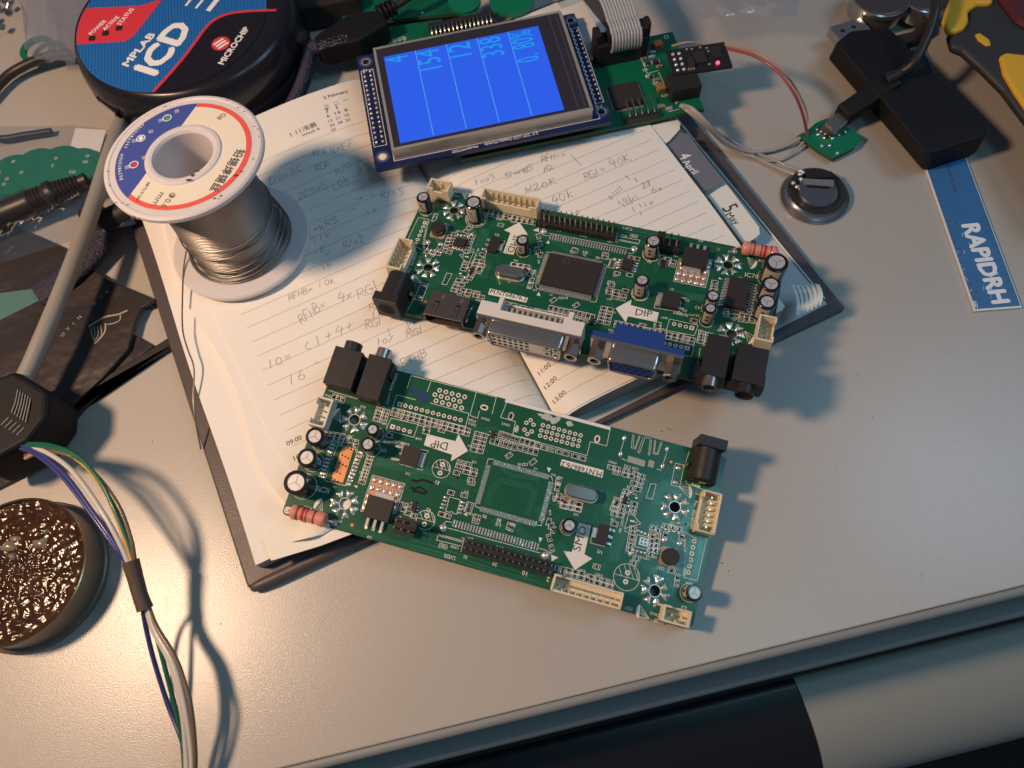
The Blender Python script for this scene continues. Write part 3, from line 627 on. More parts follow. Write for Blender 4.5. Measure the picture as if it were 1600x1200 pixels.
    # outlines
    for f,ps,cl in ((A3,((285,45),(1170,270),(1125,445)),0),(A3,((285,45),(240,180)),0),(A3,((490,100),(450,215)),0),(A3,((960,222),(895,462)),0),(A3,((895,462),(975,490),(995,412)),0),(A3,((130,245),(330,298)),0),(A3,((130,245),(90,385),(850,578),(885,440),(480,330)),0),(A3,((75,488),(355,555),(310,690),(20,610)),1),
        (A3,((1280,320),(1215,480),(1370,525),(1340,665)),0),(A4,((5,400),(780,612),(815,468),(985,512),(1025,325)),0),(A2,((650,235),(860,290),(735,660),(515,605)),1),(A3,((195,780),(460,830),(400,1030),(160,965)),1),(A2,((1015,548),(1352,640),(1258,945),(890,925)),1),(A6,((415,510),(530,540),(490,690),(455,680),(440,662),(420,670),(375,660)),1),
        (A6,((880,120),(820,112),(800,170)),0),(A6,((1440,290),(1480,300),(1490,350)),0),(A6,((690,560),(682,605),(740,630)),0),(A6,((1385,755),(1370,810),(1320,800)),0),(A7,((440,240),(380,230),(330,290)),0),(A7,((400,300),(1360,560)),0),(A7,((1340,510),(1420,530),(1480,580)),0),(A7,((570,405),(535,545),(1475,800),(1500,670)),0),(A7,((300,375),(280,425),(540,490)),0),(A7,((300,365),(560,435)),0),(A7,((310,380),(550,450)),0),
        (A8,((1045,1000),(1235,1060),(1240,1045)),0),(A8,((1100,210),(1330,330)),0),(A8,((1210,650),(1330,680),(1410,330)),0),(A8,((830,295),(945,320),(920,420),(810,395)),1),(A8,((765,95),(860,205),(725,245)),1),(A5,((635,425),(725,445),(680,675),(590,650)),1),(A5,((380,635),(435,645),(395,800),(330,785)),1),(A5,((780,300),(720,480)),0),(A5,((745,600),(750,640),(930,700)),0),(A8,((460,235),(440,365),(560,395)),0),
        (A5,((95,200),(65,300)),0),(A5,((75,375),(130,400)),0),(A5,((545,320),(510,420)),0),(A5,((440,485),(490,500)),0),(A2,((120,740),(75,900)),0),(A2,((180,990),(530,1085)),0),(A1,((560,600),(855,690)),0),(A1,((900,700),(1140,775)),0),(A1,((1245,430),(1165,750)),0),(A6,((540,935),(575,945)),0),(A8,((1225,570),(1215,640)),0),(A8,((1235,570),(1225,640)),0)):
        line(f,*ps,closed=bool(cl))
    s.strip([A3(1262,305),A3(1600,392),A4(250,135),A4(1025,325)][::1] if False else [A3(1262,305),A4(1022,330)],1.1,ZS+.004,W_)
    # aerial-like zig-zag of the inverter supply
    line(A5,(190,125),(175,265),(220,280),(270,140),wd=.13); line(A5,(205,130),(195,255),(215,262),(258,140),wd=.13); line(A5,(300,150),(245,310),(262,318),(320,155),(375,170),(352,335),(368,342),(388,180),wd=.13); line(A5,(420,185),(402,325),(452,338),(498,205),wd=.13); line(A5,(432,190),(415,315),(445,325),(485,202),wd=.13)
    for c,r,f in (((597,1017),102,A3),((167,750),105,A6),((742,650),115,A8)):
        u,v=f(*c); r_mm=abs(f(c[0]+r,c[1])[0]-u); s.disc(u,v,r_mm,ZS,W_,40,r0=r_mm-.16)
        du,dv=math.cos(.0),math.sin(.0); s.strip([(u-r_mm+.1,v),(u+r_mm-.1,v)],.15,ZS+.001,W_)
        for i in range(5):
            x=-r_mm*.75+i*r_mm*.36; y0=-math.sqrt(max(0,r_mm**2-x*x))*.92; x2=min(x+abs(y0)*.6,r_mm*.9); s.strip([(u+x,v+y0),(u+x2,v-.12)],.14,ZS+.002,W_)
        for dy in (-1.6,1.6):
            s.disc(u,v+dy*.9,.85,ZP,'silk_white',16); s.disc(u,v+dy*.9,.4,ZP+.01,'copper',12); s.disc(u,v+dy*.9,.22,ZP+.02,'hole_black',10)
    for f,c,a in ((A1,(640,840),.35),(A2,(450,850),.35),(A5,(775,725),2.9),(A8,(850,935),-.1)):
        u,v=f(*c); ca,sa=math.cos(a),math.sin(a); r=2.1
        s.flat([(u-r*math.sin(t_)*ca*.55-r*math.cos(t_)*sa,v-r*math.sin(t_)*sa*.55+r*math.cos(t_)*ca) for t_ in [math.pi*i/12 for i in range(13)]],ZS,W_)
        for e in (-.95,-.3,.3,.95): s.strip([(u+.2*ca-e*r*.8*sa,v+.2*sa+e*r*.8*ca),(u+3.3*ca-.9*sa*r*.9,v+3.3*sa+.9*ca*r*.9)],.13,ZS+.003+e*.001,W_)
    for f,tri in ((A6,((1430,200),(1475,212),(1450,255))),(A6,((1345,930),(1385,940),(1355,985))),(A6,((1475,1112),(1550,1140),(1480,1180))),(A8,((750,435),(795,445),(765,475))),(A6,((560,690),(600,675),(600,710))),(A2,((815,655),(860,660),(850,685)))): s.flat([f(*p) for p in tri],ZS+.002,W_)
    s.strip([A8(770,178),A8(806,187)],.55,ZP,W_); s.strip([A8(818,190),A8(828,192.5)],.5,ZP,W_)
    for i,(u,v,a) in enumerate(SM):
        L_,w2=1.15,.72; ca,sa=math.cos(a),math.sin(a); q=[(u+x*ca-y*sa,v+x*sa+y*ca) for x,y in((-L_,-w2),(L_,-w2),(L_,w2),(-L_,w2))]
        s.strip(q,.16,ZS+.0008*(i%11),W_,True)
    rs=random.Random(9)
    for i in range(70):                       # part numbers, a millimetre tall
        u,v,a=SM[rs.randrange(len(SM))]; t_=rs.choice('RC')+str(rs.randint(2,99)); x,y=u+rs.uniform(-2.6,2.6),v+rs.choice([-1.6,1.6]); 
        if 3<x<134 and 18<y<53: s.text(t_,(x,y,ZP+.001*i/70),(-1,0,0),(0,1,0),1.0,W_,bold=.02)
    s.build('legend',root)
    # ---- pads and solder
    m=b(); S_='solder'
    def blob(u,v,ru,rv,h=.35,a=0,mt=S_,n=10):
        ca,sa=math.cos(a),math.sin(a); vs=[]; rg=[(1,0),(.85,.55),(.45,.9)]
        for r,z in rg:
            for i in range(n):
                t_=2*math.pi*i/n; x=ru*r*math.cos(t_);y=rv*r*math.sin(t_); vs.append((u+x*ca-y*sa,v+x*sa+y*ca,.02+h*z))
        vs.append((u,v,.02+h)); fs=[(j*n+i,j*n+(i+1)%n,(j+1)*n+(i+1)%n,(j+1)*n+i) for j in range(2) for i in range(n)]+[(2*n+i,2*n+(i+1)%n,3*n) for i in range(n)]
        m.add(vs,fs,mt,True)
    rs0=random.Random(33)
    for hx,hy in holes:
        m.disc(hx,hy,2.05,.04,'tin_metal',24,r0=1.76)
        for i in range(7):
            a=2*math.pi*(i+.3)/7; n=6; vs=[]
            a+=rs0.uniform(-.1,.1); fl=rs0.uniform(.8,1.15); ln_=rs0.uniform(.85,1.08)
            for r,wd in ((2.15,.4),(2.7,.75),(3.3,1.1),(3.9,1.4),(4.4,1.65),(4.75,1.45)): 
                r=2.15+(r-2.15)*ln_
                for sd in(-1,-.5,0,.5,1): rj=r-(.5*(1-abs(sd)) if r>4.3 else 0)+rs0.uniform(-.1,.1); ww=wd*fl*rs0.uniform(.85,1.1); vs.append((hx+rj*math.cos(a)-sd*ww*.85*math.sin(a),hy+rj*math.sin(a)+sd*ww*.85*math.cos(a),.03+max(0,(1-sd*sd)*.5*math.sin(min(1,max(0,(r-2.1)/2.7))*3.1)+(rs0.uniform(-.12,.12) if abs(sd)<1 else 0))))
            m.add(vs,[(j*5+k_,j*5+k_+1,j*5+k_+6,j*5+k_+5) for j in range(5) for k_ in range(4)],S_,True)
    # flat-pack pads: 38 along the long sides, 26 along the short ones
    x0,x1,y0,y1=62.6,82.0,21.9,38.4
    def padrow(p0,p1,n,l,wd,vert,h=.12,mt=S_,mm=None):
        for i in range(n):
            u=p0[0]+(p1[0]-p0[0])*i/max(1,n-1);v=p0[1]+(p1[1]-p0[1])*i/max(1,n-1)
            (mm or m).box((u,v,.02),((wd,l) if vert else (l,wd))+(h,),mt)
    padrow((63.1,22.2),(81.9,22.2),38,1.7,.3,True,.16); padrow((63.1,38.3),(81.9,38.3),38,1.7,.3,True,.16); padrow((61.6,23.8),(61.6,36.7),26,1.7,.3,False,.16); padrow((83.4,23.8),(83.4,36.7),26,1.7,.3,False,.16)
    q0=A7(460,250);q1=A7(1335,498); padrow(q0,q1,30,2.3,.55,True,.28)
    blob(*A7(350,300),1.5,1.4,.8); blob(*A7(1415,590),1.5,1.4,.8)
    for c in ((378,515),(370,550),(355,590),(340,625),(555,568),(545,605),(535,640),(520,675)): blob(*A6(*c),1.0,.42,.35)
    q0=A2(600,235);q1=A2(485,570); padrow(q0,q1,10,1.9,.75,False,.3); q0=A2(890,320);q1=A2(765,645); padrow(q0,q1,10,1.9,.75,False,.3)
    for c in ((105,165),(65,330),(550,280),(503,455)): blob(*A5(*c),.75,1.1,.4)
    q0=A5(145,380);q1=A5(310,430); padrow(q0,q1,13,2.1,.3,True,.12,'silk_dim'); q0=A5(360,425);q1=A5(405,440); padrow(q0,q1,4,2.3,.3,True,.12,'silk_dim')
    for c in ((670,475),(640,625)): blob(*A5(*c),1.1,.75,.35)
    rs2=random.Random(4)
    for f,c0,c1,n in ((A8,(840,262),(930,300),4),(A8,(800,425),(900,450),4),(A8,(1040,235),(1100,270),3),(A8,(1140,270),(1220,300),3),(A8,(1180,200),(1220,310),2),(A4,(1165,1040),(1220,1140),3),(A4,(1240,1000),(1300,1055),2),(A8,(600,240),(640,270),2)):
        for i in range(n):
            q=np.array(f(*c0))+(np.array(f(*c1))-np.array(f(*c0)))*i/max(1,n-1); blob(q[0],q[1],.62,.5,.45)
    u,v=A8(885,355); m.box((u,v,.02),(3.1,2.6,.12),'tin_metal')
    for dx in(-.7,.5): 
        for dy in(-.6,.6): m.disc(u+dx,v+dy,.3,.16,'hole_black',8)
    blob(*A8(1060,340),1.2,1.0,.5); blob(*A8(1185,370),1.1,1.0,.5)
    # thermal pad with drilled holes
    q=[A2(*p) for p in ((725,245),(790,262),(815,290),(705,630),(580,600),(690,280))]; m.flat(q,.05,'copper')
    for i in range(5):
        for j in range(3):
            c=np.array(A2(765,268))*(1-i/4)+np.array(A2(595,585))*(i/4); m.disc(c[0]+(j-.2)*1.15-(.55 if i%2 else 0),c[1]+j*.25,.34,.055,'hole_black',8)
    # solder field round the power regulator
    q=[A2(*p) for p in ((1020,560),(1342,648),(1250,935),(900,915))]; m.flat(q,.04,'copper')
    for rw,(a,c,n) in enumerate((((1040,600),(1310,675),5),((1010,680),(1280,755),5),((975,765),(1010,775),1),((955,830),(960,830),1),((930,890),(935,890),1),((1240,830),(1240,830),1),((1235,890),(1235,890),1))):
        for i in range(n):
            p_=np.array(A2(*a))+(np.array(A2(*c))-np.array(A2(*a)))*i/max(1,n-1); blob(p_[0],p_[1],1.0,1.15,.5,rs2.uniform(-.4,.4))
    # plated holes
    def phole(u,v,r=.72,sq=False):
        if sq: m.box((u,v,.02),(1.6,1.6,.03),'silk_white')
        else: m.disc(u,v,r,.045,'silk_white',14)
        m.disc(u,v,r*.6,.055,'copper',12); m.disc(u,v,r*.36,.06,'hole_black',10)
    for a,c,n in (((580,200),(840,268),5),((530,245),(790,315),5),((543,308),(808,382),5)):
        for i in range(n): phole(*(np.array(A3(*a))+(np.array(A3(*c))-np.array(A3(*a)))*i/(n-1)),r=.82)
    for i in range(12): phole(*(np.array(A3(165,345))+(np.array(A3(798,510))-np.array(A3(165,345)))*i/11),sq=(i==0))
    for i in range(4): phole(*(np.array(A3(90,580))+(np.array(A3(268,630))-np.array(A3(90,580)))*i/3),sq=(i==0))
    for a,c in (((322,295),(715,402)),((305,350),(700,457)),((293,405),(688,512))):
        for i in range(8): phole(*(np.array(A4(*a))+(np.array(A4(*c))-np.array(A4(*a)))*i/7),r=.72)
    for p_ in ((195,243),(150,270),(225,290),(130,343),(205,362),(160,388)): phole(*A4(*p_),r=.72)
    for i in range(6): phole(*(np.array(A8(1305,350))+(np.array(A8(1255,610))-np.array(A8(1305,350)))*i/5),r=.75)
    for f,p_,hz_ in ((A3,(1045,378),1),(A3,(1322,470),0),(A4,(887,440),0),(A4,(-10,200),0)):
        u,v=f(*p_); 
        for r,mt,z in ((.0,'silk_white',.045),(.42,'copper',.055),(.6,'hole_black',.06)):
            q=rrect(-1.35+r,-.95+r,1.35-r,.95-r,.94-r,5); m.flat([(u+(x if hz_ else y),v+(y if hz_ else x)) for x,y in q],z,mt)
    for f,p_ in ((A2,(800,1070)),(A5,(590,412))):
        u,v=f(*p_); m.disc(u,v,1.1,.03,'pcb_edge',20); m.disc(u,v,.5,.04,'copper',16)
    m.build('solder_pads',root)
    if not other:
        m=b()
        for c,sc in (((370,215),(1.9,1.3)),((440,245),(1.6,1.2)),((300,190),(1.1,.5)),((600,280),(1.1,.9)),((480,225),(.9,.7)),((45,340),(.7,1.4))):
            u,v=A4(*c); n=16; m.add([(u+sc[0]*(1+rs2.uniform(-.35,.3))*math.cos(2*math.pi*i/n),v+sc[1]*(1+rs2.uniform(-.35,.3))*math.sin(2*math.pi*i/n),.062+rs2.uniform(0,.05)) for i in range(n)]+[(u,v,.22)],[(i,(i+1)%n,n) for i in range(n)],'flux_residue',True)
        m.build('flux_residue',root)
        m=b(); n=22
        u,v=A3(405,272); m.flat([(u+1.75*(1+rs2.uniform(-.12,.12))*math.cos(2*math.pi*i/n),v+1.6*(1+rs2.uniform(-.12,.12))*math.sin(2*math.pi*i/n)) for i in range(n)],.075,'ink_blue')
        u,v=A3(320,195); m.flat([(u+1.6*(1+rs2.uniform(-.12,.12))*math.cos(2*math.pi*i/n),v+.9*(1+rs2.uniform(-.12,.12))*math.sin(2*math.pi*i/n)) for i in range(n)],.078,'ink_blue')
        m.build('blue_ink_mark',root); m=b()
        m.strip([A6(20,330),A6(70,348),A6(130,330),A6(190,345),A6(245,370)],.75,.066,'hole_black'); m.build('marker_scribble',root); m=b(); m.strip([A6(15,410),A6(50,425),A6(45,450),A6(100,455)],.8,.067,'hole_black'); m.strip([A6(50,425),A6(110,405),A6(180,455),A6(150,480),A6(100,455)],.6,.068,'hole_black')
        m.build('marker_scribble',root)
    # ---- chip resistors and capacitors: the first hundred singly, the rest together
    Ri=R0.inverted(); idx=sorted(range(len(SM)),key=lambda i:(i*37)%len(SM)); rest=b(); cnt=0
    for j,i in enumerate(idx):
        u,v,a=SM[i]; c=CHIPM[1 if i%7==0 else (0 if i%2 else 2)]
        if cnt<100:
            p_=Ri@Vector(T(u,v,0)); o=bpy.data.objects.new(c.name.split('.')[0],c); col.objects.link(o); o.parent=root; o.location=p_*SC; o.rotation_euler=(0,0,-a); cnt+=1
        else:
            body='cap_brown' if i%7==0 else 'chip_black'; L_=1.35; rest.box((u,v,.03),(.85,.72,.42),body,a)
            for sg in(-1,1): rest.box((u+sg*.545*math.cos(a),v+sg*.545*math.sin(a),.03),(.32,.78,.47),'tin_metal',a)
    o=rest.build('chip_resistor',root); o['kind']='stuff'
    # ---- electrolytic capacitors
    def cap(u,v,r,h,split=0.,dark=False,a0=2.2):
        m=b(); sl='cap_sleeve'; m.lathe((u,v,.05),[(r*.93,0),(r,.5),(r,.9),(r*.93,1.2),(r,1.5),(r,h-.55),(r*.97,h-.2),(r*.88,h),(r*.68,h+.02)],sl,28,cap=False)
        n=28; k0,k1=3,8
        # printed polarity stripe
        st_=[];
        for kk in range(7):
            t_=a0+kk*.24; st_+= [(u+(r+.03)*math.cos(t_),v+(r+.03)*math.sin(t_),1.7),(u+(r+.03)*math.cos(t_),v+(r+.03)*math.sin(t_),h-.6),(u+(r*.70)*math.cos(t_),v+(r*.70)*math.sin(t_),h+.06)]
        m.add(st_,[(3*i,3*i+3,3*i+4,3*i+1) for i in range(6)]+[(3*i+1,3*i+4,3*i+5,3*i+2) for i in range(6)],'cap_print',True)
        for zz in (.30,.62):
            t_=a0+.72; c=(u+(r+.04)*math.cos(t_),v+(r+.04)*math.sin(t_)); m.box((c[0],c[1],1.7+(h-2.4)*zz),(.22,.9,.9),'cap_sleeve',t_)
        o=m.build('capacitor',root)
        t=b(); t.lathe((u,v,0),[(.0001,h-.12),(r*.66,h-.12),(r*.69,h+.03)],'cap_top',28,cap=False)
        if r>2: 
            for kk in range(3): a=kk*2.094+.5; t.strip([(u,v),(u+r*.6*math.cos(a),v+r*.6*math.sin(a))],.13,h-.07+kk*.004,'nickel_dark')
        t.build('vent_top',o)
        rg=b(); rg.disc(u,v,r+.35,ZS+.006,'silk_white',36,r0=r+.2); rg.build('legend_ring',o)
    dirb=2.2
    for (u,v,r,h) in ((A2(480,195,0)+(3.1,8.5)),(A2(400,410)+(3.15,8.5)),(A2(300,665)+(4.05,9.5)),(A2(1062,125)+(2.1,8.5)),(A2(1015,275)+(2.4,8.5)),(A8(252,232)+(2.35,7.0)),(A8(1262,780)+(2.6,7.5))):
        cap(u,v,r,h,a0=(4.15 if other else 2.4))
    if other:
        for c in ((A3(597,1017),2.55,8.5),(A6(167,750),2.9,8),(A8(742,650),3.2,9.5)): cap(c[0][0],c[0][1],c[1],c[2],a0=4.15)
    # ---- chips with legs
    def ic(u,v,lx,ly,h,name='chip',nl=0,side='v',leg=1.1,lw=.4,sides=(1,-1),ll=None,n2=0):
        m=b(); t=.25; q=[(u-lx/2,v-ly/2),(u+lx/2,v-ly/2),(u+lx/2,v+ly/2),(u-lx/2,v+ly/2)]; qi=[(u-lx/2+t,v-ly/2+t),(u+lx/2-t,v-ly/2+t),(u+lx/2-t,v+ly/2-t),(u-lx/2+t,v+ly/2-t)]
        m.prism(qi,h*.5,h+.15,'chip_black',poly0=q); m.prism(q,.15,h*.5,'chip_black',poly0=qi)
        o=m.build(name,root)
        g=b()
        def legs(n,x0,x1,fix,hor,sg):
            for i in range(n):
                c=x0+(x1-x0)*i/max(1,n-1); L_=ll or leg
                for (d0,d1,z0,z1) in((0,L_*.45,h*.5-.05,h*.5+.1),(L_*.4,L_*.55,.08,h*.5+.1),(L_*.45,L_,.06,.2)):
                    mid=fix+sg*(d0+d1)/2; sz=abs(d1-d0)
                    if hor: g.box((c,mid,z0),(lw,sz,z1-z0),'tin_metal')
                    else: g.box((mid,c,z0),(sz,lw,z1-z0),'tin_metal')
        if side in('v','b'):
            for sg in sides: legs(nl,v-ly/2+lw+.3,v+ly/2-lw-.3,u+sg*lx/2,False,sg)
        if side in('h','b'):
            nn=n2 if side=='b' else nl
            for sg in sides: legs(nn,u-lx/2+lw+.3,u+lx/2-lw-.3,v+sg*ly/2,True,sg)
        g.build('legs',o); return o
    # power regulator on its solder field, tab up
    u,v=A2(1085,895,1.5); m=b(); m.rbox(u-4.4,v-3.4,u+4.4,v+3.9,.1,3.0,'chip_black',.3,n=2); o=m.build('power_transistor',root,bevel=.15)
    m=b(); m.box((u+.3,v-4.2,.1),(6.4,1.6,1.0),'tin_metal'); 
    for i in(-1,0,1):
        m.box((u+i*2.5,v+5.2,1.0),(.9,2.8,.5),'tin_metal'); m.box((u+i*2.5,v+6.6,.05),(1.1,1.8,.5),'solder')
    m.build('legs',o)
    # three regulators
    u,v=A2(1425,360,1.2); m=b(); m.rbox(u-3.6,v-3.1,u+2.6,v+3.1,.1,2.3,'chip_black',.2,n=2); o=m.build('regulator',root,bevel=.12); m=b(); m.box((u+3.4,v,.1),(1.6,5.2,.7),'tin_metal'); 
    for sg in(-1,1): m.box((u-4.6,v+sg*2.2,.9),(2.2,.7,.4),'tin_metal'); m.box((u-6.0,v+sg*2.2,.05),(1.6,.9,.5),'solder')
    m.box((u-4.0,v,.8),(.8,.6,.4),'tin_metal'); m.build('legs',o)
    u,v=A8(540,295,.8); m=b(); m.rbox(u-1.9,v-3.2,u+1.8,v+3.2,.1,1.7,'chip_black',.2,n=2); o=m.build('regulator',root,bevel=.1); m=b(); m.box((u-2.6,v,.1),(1.6,3.1,.5),'tin_metal')
    for i in(-1,0,1): m.box((u+2.6,v+i*2.25,.05),(1.8,.8,.45),'solder')
    m.build('legs',o)
    for f,c in ((A3,(1135,660)),(A6,(45,600)),(A4,(1175,1075)),(A2,(1455,890))):
        u,v=f(*c); ic(u,v,1.5,2.6,1.0,'transistor',2,'v',.7,.4)
    # quartz crystal
    u,v=A4(722,1005,1.5); m=b(); q=rrect(-5.3,-2.15,5.3,2.15,2.14,8); q1=rrect(-4.9,-1.8,4.9,1.8,1.79,8); q0=rrect(-5.65,-2.45,5.65,2.45,2.44,8); tr=lambda Q:[(u+x*1+y*.02,v+y-x*.02) for x,y in Q]
    m.prism(tr(q),.9,3.3,'steel',cap0=False); m.prism(tr(q0),.3,.9,'tin_metal'); m.prism(tr(q1),3.3,3.6,'steel',poly0=tr(q)); m.build('crystal',root)
    # choke
    u,v=A8(1105,480,2.4); m=b(); m.rbox(u-3,v-3,u+3,v+3,.1,.7,'cap_print',.6,n=2); m.lathe((u,v,.7),[(2.7,0),(2.75,.4),(1.9,.5)],'chip_black',10,cap=False); m.cyl((u,v,1.2),2.25,1.7,'copper_wire',24); m.lathe((u,v,2.9),[(1.9,0),(2.8,.1),(2.8,.85),(2.6,1.05),(.001,1.1)],'chip_black',10,cap=False,smooth=False); m.build('choke',root)
    # power resistor lying along the front corner
    p0=np.array(A2(130,915));p1=np.array(A2(620,1045)); d_=(p1-p0)/np.linalg.norm(p1-p0); L_=float(np.linalg.norm(p1-p0)); zc=2.6
    m=b(); prof=[(.2,-.1),(1.4,.1),(2.3,.7),(2.55,1.4),(2.5,2.2),(2.15,3.0),(2.1,L_-7.2),(2.5,L_-6.2),(2.55,L_-5.2),(2.3,L_-4.4),(1.4,L_-3.9),(.2,L_-3.7)]
    m.lathe((*(p0+d_*1.8),zc),prof,'resistor_pink',24,ax=(*d_,0),cap=False)
    o=m.build('power_resistor',root)
    m=b()
    for h_,mt,r in ((2.5,'band_brown',2.36),(4.2,'band_red',2.2),(5.7,'band_brown',2.16),(8.2,'band_brown',2.2)): 
        m.lathe((*(p0+d_*1.8),zc),[(r+.06,h_),(r+.06,h_+(.9 if mt=='band_red' else .4))],mt,24,ax=(*d_,0),cap=False)
    m.build('colour_bands',o)
    m=b(); m.tube([(*p0,.1),(*p0,zc*.7),(*(p0+d_*.6),zc),(*(p0+d_*2),zc)],.38,'tin_metal',8,sub=3); m.tube([(*(p1-d_*2.2),zc),(*(p1-d_*.6),zc),(*p1,zc*.7),(*p1,.1)],.38,'tin_metal',8,sub=3); m.disc(*p0,1.2,.06,'silk_white',16,r0=.5); m.disc(*p1,1.1,.06,'solder',16); m.build('leads',o)
    # ---- pin header 2 x 15
    m=b(); m.rbox(61.0,48.7,91.0,53.4,.05,2.5,'plastic_black',.1,n=1)
    for i in range(16): m.box((61.0+i*2.0,48.7,.05),(.25,.3,2.4),'plastic_black'); 
    o=m.build('pin_header',root)
    m=b()
    for i in range(15):
        for j in range(2): m.box((62.0+i*2.0,49.9+j*2.1,.1),(.5,.5,7.2),'pin_metal')
    m.build('pins',o)
    # small jumper block
    u,v=A2(1395,1120,1); m=b(); m.box((u-1.5,v-.5,.05),(7.5,5.0,2.5),'plastic_black'); o=m.build('jumper_block',root); m=b()
    for i in(-1,0,1):
        for j in(-.6,.6): m.box((u-1.5+i*2.4,v-.5+j*2,.1),(.55,.55,7.4),'pin_metal')
    m.build('pins',o); m=b(); m.box((u+2.0,v-1.8,3.0),(2.3,2.3,6.2),'plastic_black'); m.build('jumper_cap',o)
    # ---- open shrouded connectors
    def shroud(u0,v0,u1,v1,h,n,mt='connector_cream',vert=False,th=.55,notch=True,pin=4.5):
        m=b(); uc,vc=(u0+u1)/2,(v0+v1)/2; m.box((uc,vc,.1),(u1-u0,v1-v0,1.1),mt)
        if vert:
            m.box((uc,v0+th/2,1.2),(u1-u0,th,h-1.2),mt); m.box((uc,v1-th/2,1.2),(u1-u0,th,h-1.2),mt); m.box((u1-th/2,vc,1.2),(th,v1-v0-2*th,h-1.2),mt)
            m.box((u0+th/2,v0+th+.9,1.2),(th,1.8,h-1.2),mt); m.box((u0+th/2,v1-th-.9,1.2),(th,1.8,h-1.2),mt); m.box((u0+th/2,vc,1.2),(th,v1-v0-2*th-3.6,h*.35),mt)
        else:
            m.box((u0+th/2,vc,1.2),(th,v1-v0,h-1.2),mt); m.box((u1-th/2,vc,1.2),(th,v1-v0,h-1.2),mt); m.box((uc,v1-th/2,1.2),(u1-u0-2*th,th,h-1.2),mt)
            m.box((u0+th+.9,v0+th/2,1.2),(1.8,th,h-1.2),mt); m.box((u1-th-.9,v0+th/2,1.2),(1.8,th,h-1.2),mt); m.box((uc,v0+th/2,1.2),(u1-u0-2*th-3.6,th,h*.55),mt)
        o=m.build('wire_connector',root,bevel=.12); m=b()
        for i in range(n):
            c=(i+1)/(n+1)
            if vert: m.box((uc,v0+(v1-v0)*c,1.0),(.5,.5,pin),'pin_metal')
            else: m.box((u0+(u1-u0)*c,vc,1.0),(.5,.5,pin),'pin_metal')
        m.build('pins',o)
        r=b()
        for i in range(n-1):
            c=(i+1.5)/(n+1)
            if vert: r.box((u1-th-.35,v0+(v1-v0)*c,1.2),(.7,.35,h-2.2),mt)
            else: r.box((u0+(u1-u0)*c,v1-th-.35,1.2),(.35,.7,h-2.2),mt)
        r.build('wall_ribs',o)
    shroud(91.6,52.0,114.0,57.2,6.2,9,th=.6); shroud(126.9,51.9,135.6,56.9,6.2,2,th=.6); shroud(131.8,13.6,137.6,27.2,6.2,6,vert=True); shroud(.1,16.9,5.8,27.0,6.2,4,mt='connector_cream' if other else 'connector_white',vert=True)
    # ---- barrel power socket
    m=b(); m.rbox(126.0,-3.0,135.2,.6,-.2,10.6,'plastic_black',.3,n=2); o=m.build('power_socket',root,bevel=.25)
    m=b(); q=[]; cx=130.6; n=14
    m.prism([(126.2,.6),(135.0,.6),(135.0,11.2),(126.2,11.2)],.05,5.2,'plastic_black')
    vs=[(cx+4.4*math.cos(math.pi*i/n),.6,5.2+4.6*math.sin(math.pi*i/n)) for i in range(n+1)]+[(cx+4.4*math.cos(math.pi*i/n),10.9,5.2+4.6*math.sin(math.pi*i/n)) for i in range(n+1)]
    m.add(vs,[(i,i+1,n+i+2,n+i+1) for i in range(n)],'plastic_black',True); m.add(vs[n+1:],[tuple(range(n+1))],'plastic_black'); m.build('barrel_housing',o)
    m=b(); m.cyl((130.6,-3.04,5.4),3.1,.03,'hole_black',24,ax=(0,1,0)); m.lathe((130.6,-3.06,5.4),[(3.1,0),(3.4,.0)],'plastic_black',24,ax=(0,1,0),cap=False); m.build('opening',o)
    m=b(); m.tube([(125.9,6.2,.1),(125.3,6.3,1.2),(125.2,6.4,3.0),(125.9,6.4,3.9)],.75,'gold',8,sub=3); m.box((129.8,11.9,.05),(3.0,1.2,.6),'gold'); m.box((131.0,11.3,1.0),(2.4,.35,3.6),'gold'); m.build('terminals',o)
    # ---- audio sockets
    for (u0,u1,v0,v1,h,ms,nm) in ((1.0,10.9,-.9,12.6,8.4,'plastic_black','black'),(13.0,20.9,-1.2,14.0,8.4,'steel','silver')):
        m=b(); m.prism([(u0,v0),(u1,v0),(u1,v1-.0),(u0,v1)],.05,h,'plastic_black'); m.box(((u0+u1)/2,v0+3,.05),((u1-u0)+1.6,5.2,h*.6),'plastic_black'); o=m.build('audio_socket',root,bevel=.2)
        m=b(); cx=(u0+u1)/2; r=3.0 if ms=='plastic_black' else 2.6; L_=3.2 if ms=='plastic_black' else 3.4; zz=h-.4-r
        m.lathe((cx,v0+.02,zz),[(r,0),(r,-L_*-1)],ms,28,ax=(0,-1,0),cap=False); m.lathe((cx,v0-L_,zz),[(r,0),(r-.7,-.02),(r-.7,-2.5*-1*-1)],ms,28,ax=(0,-1,0),cap=False); m.disc(0,0,.001,0,ms,4)
        m.lathe((cx,v0-L_+.5,zz),[(.001,0),(r-.68,0)],'hole_black',20,ax=(0,1,0),cap=False); m.build('barrel',o)
    if other: extra_parts(b,root,ic)
    else:
        pass
    return root
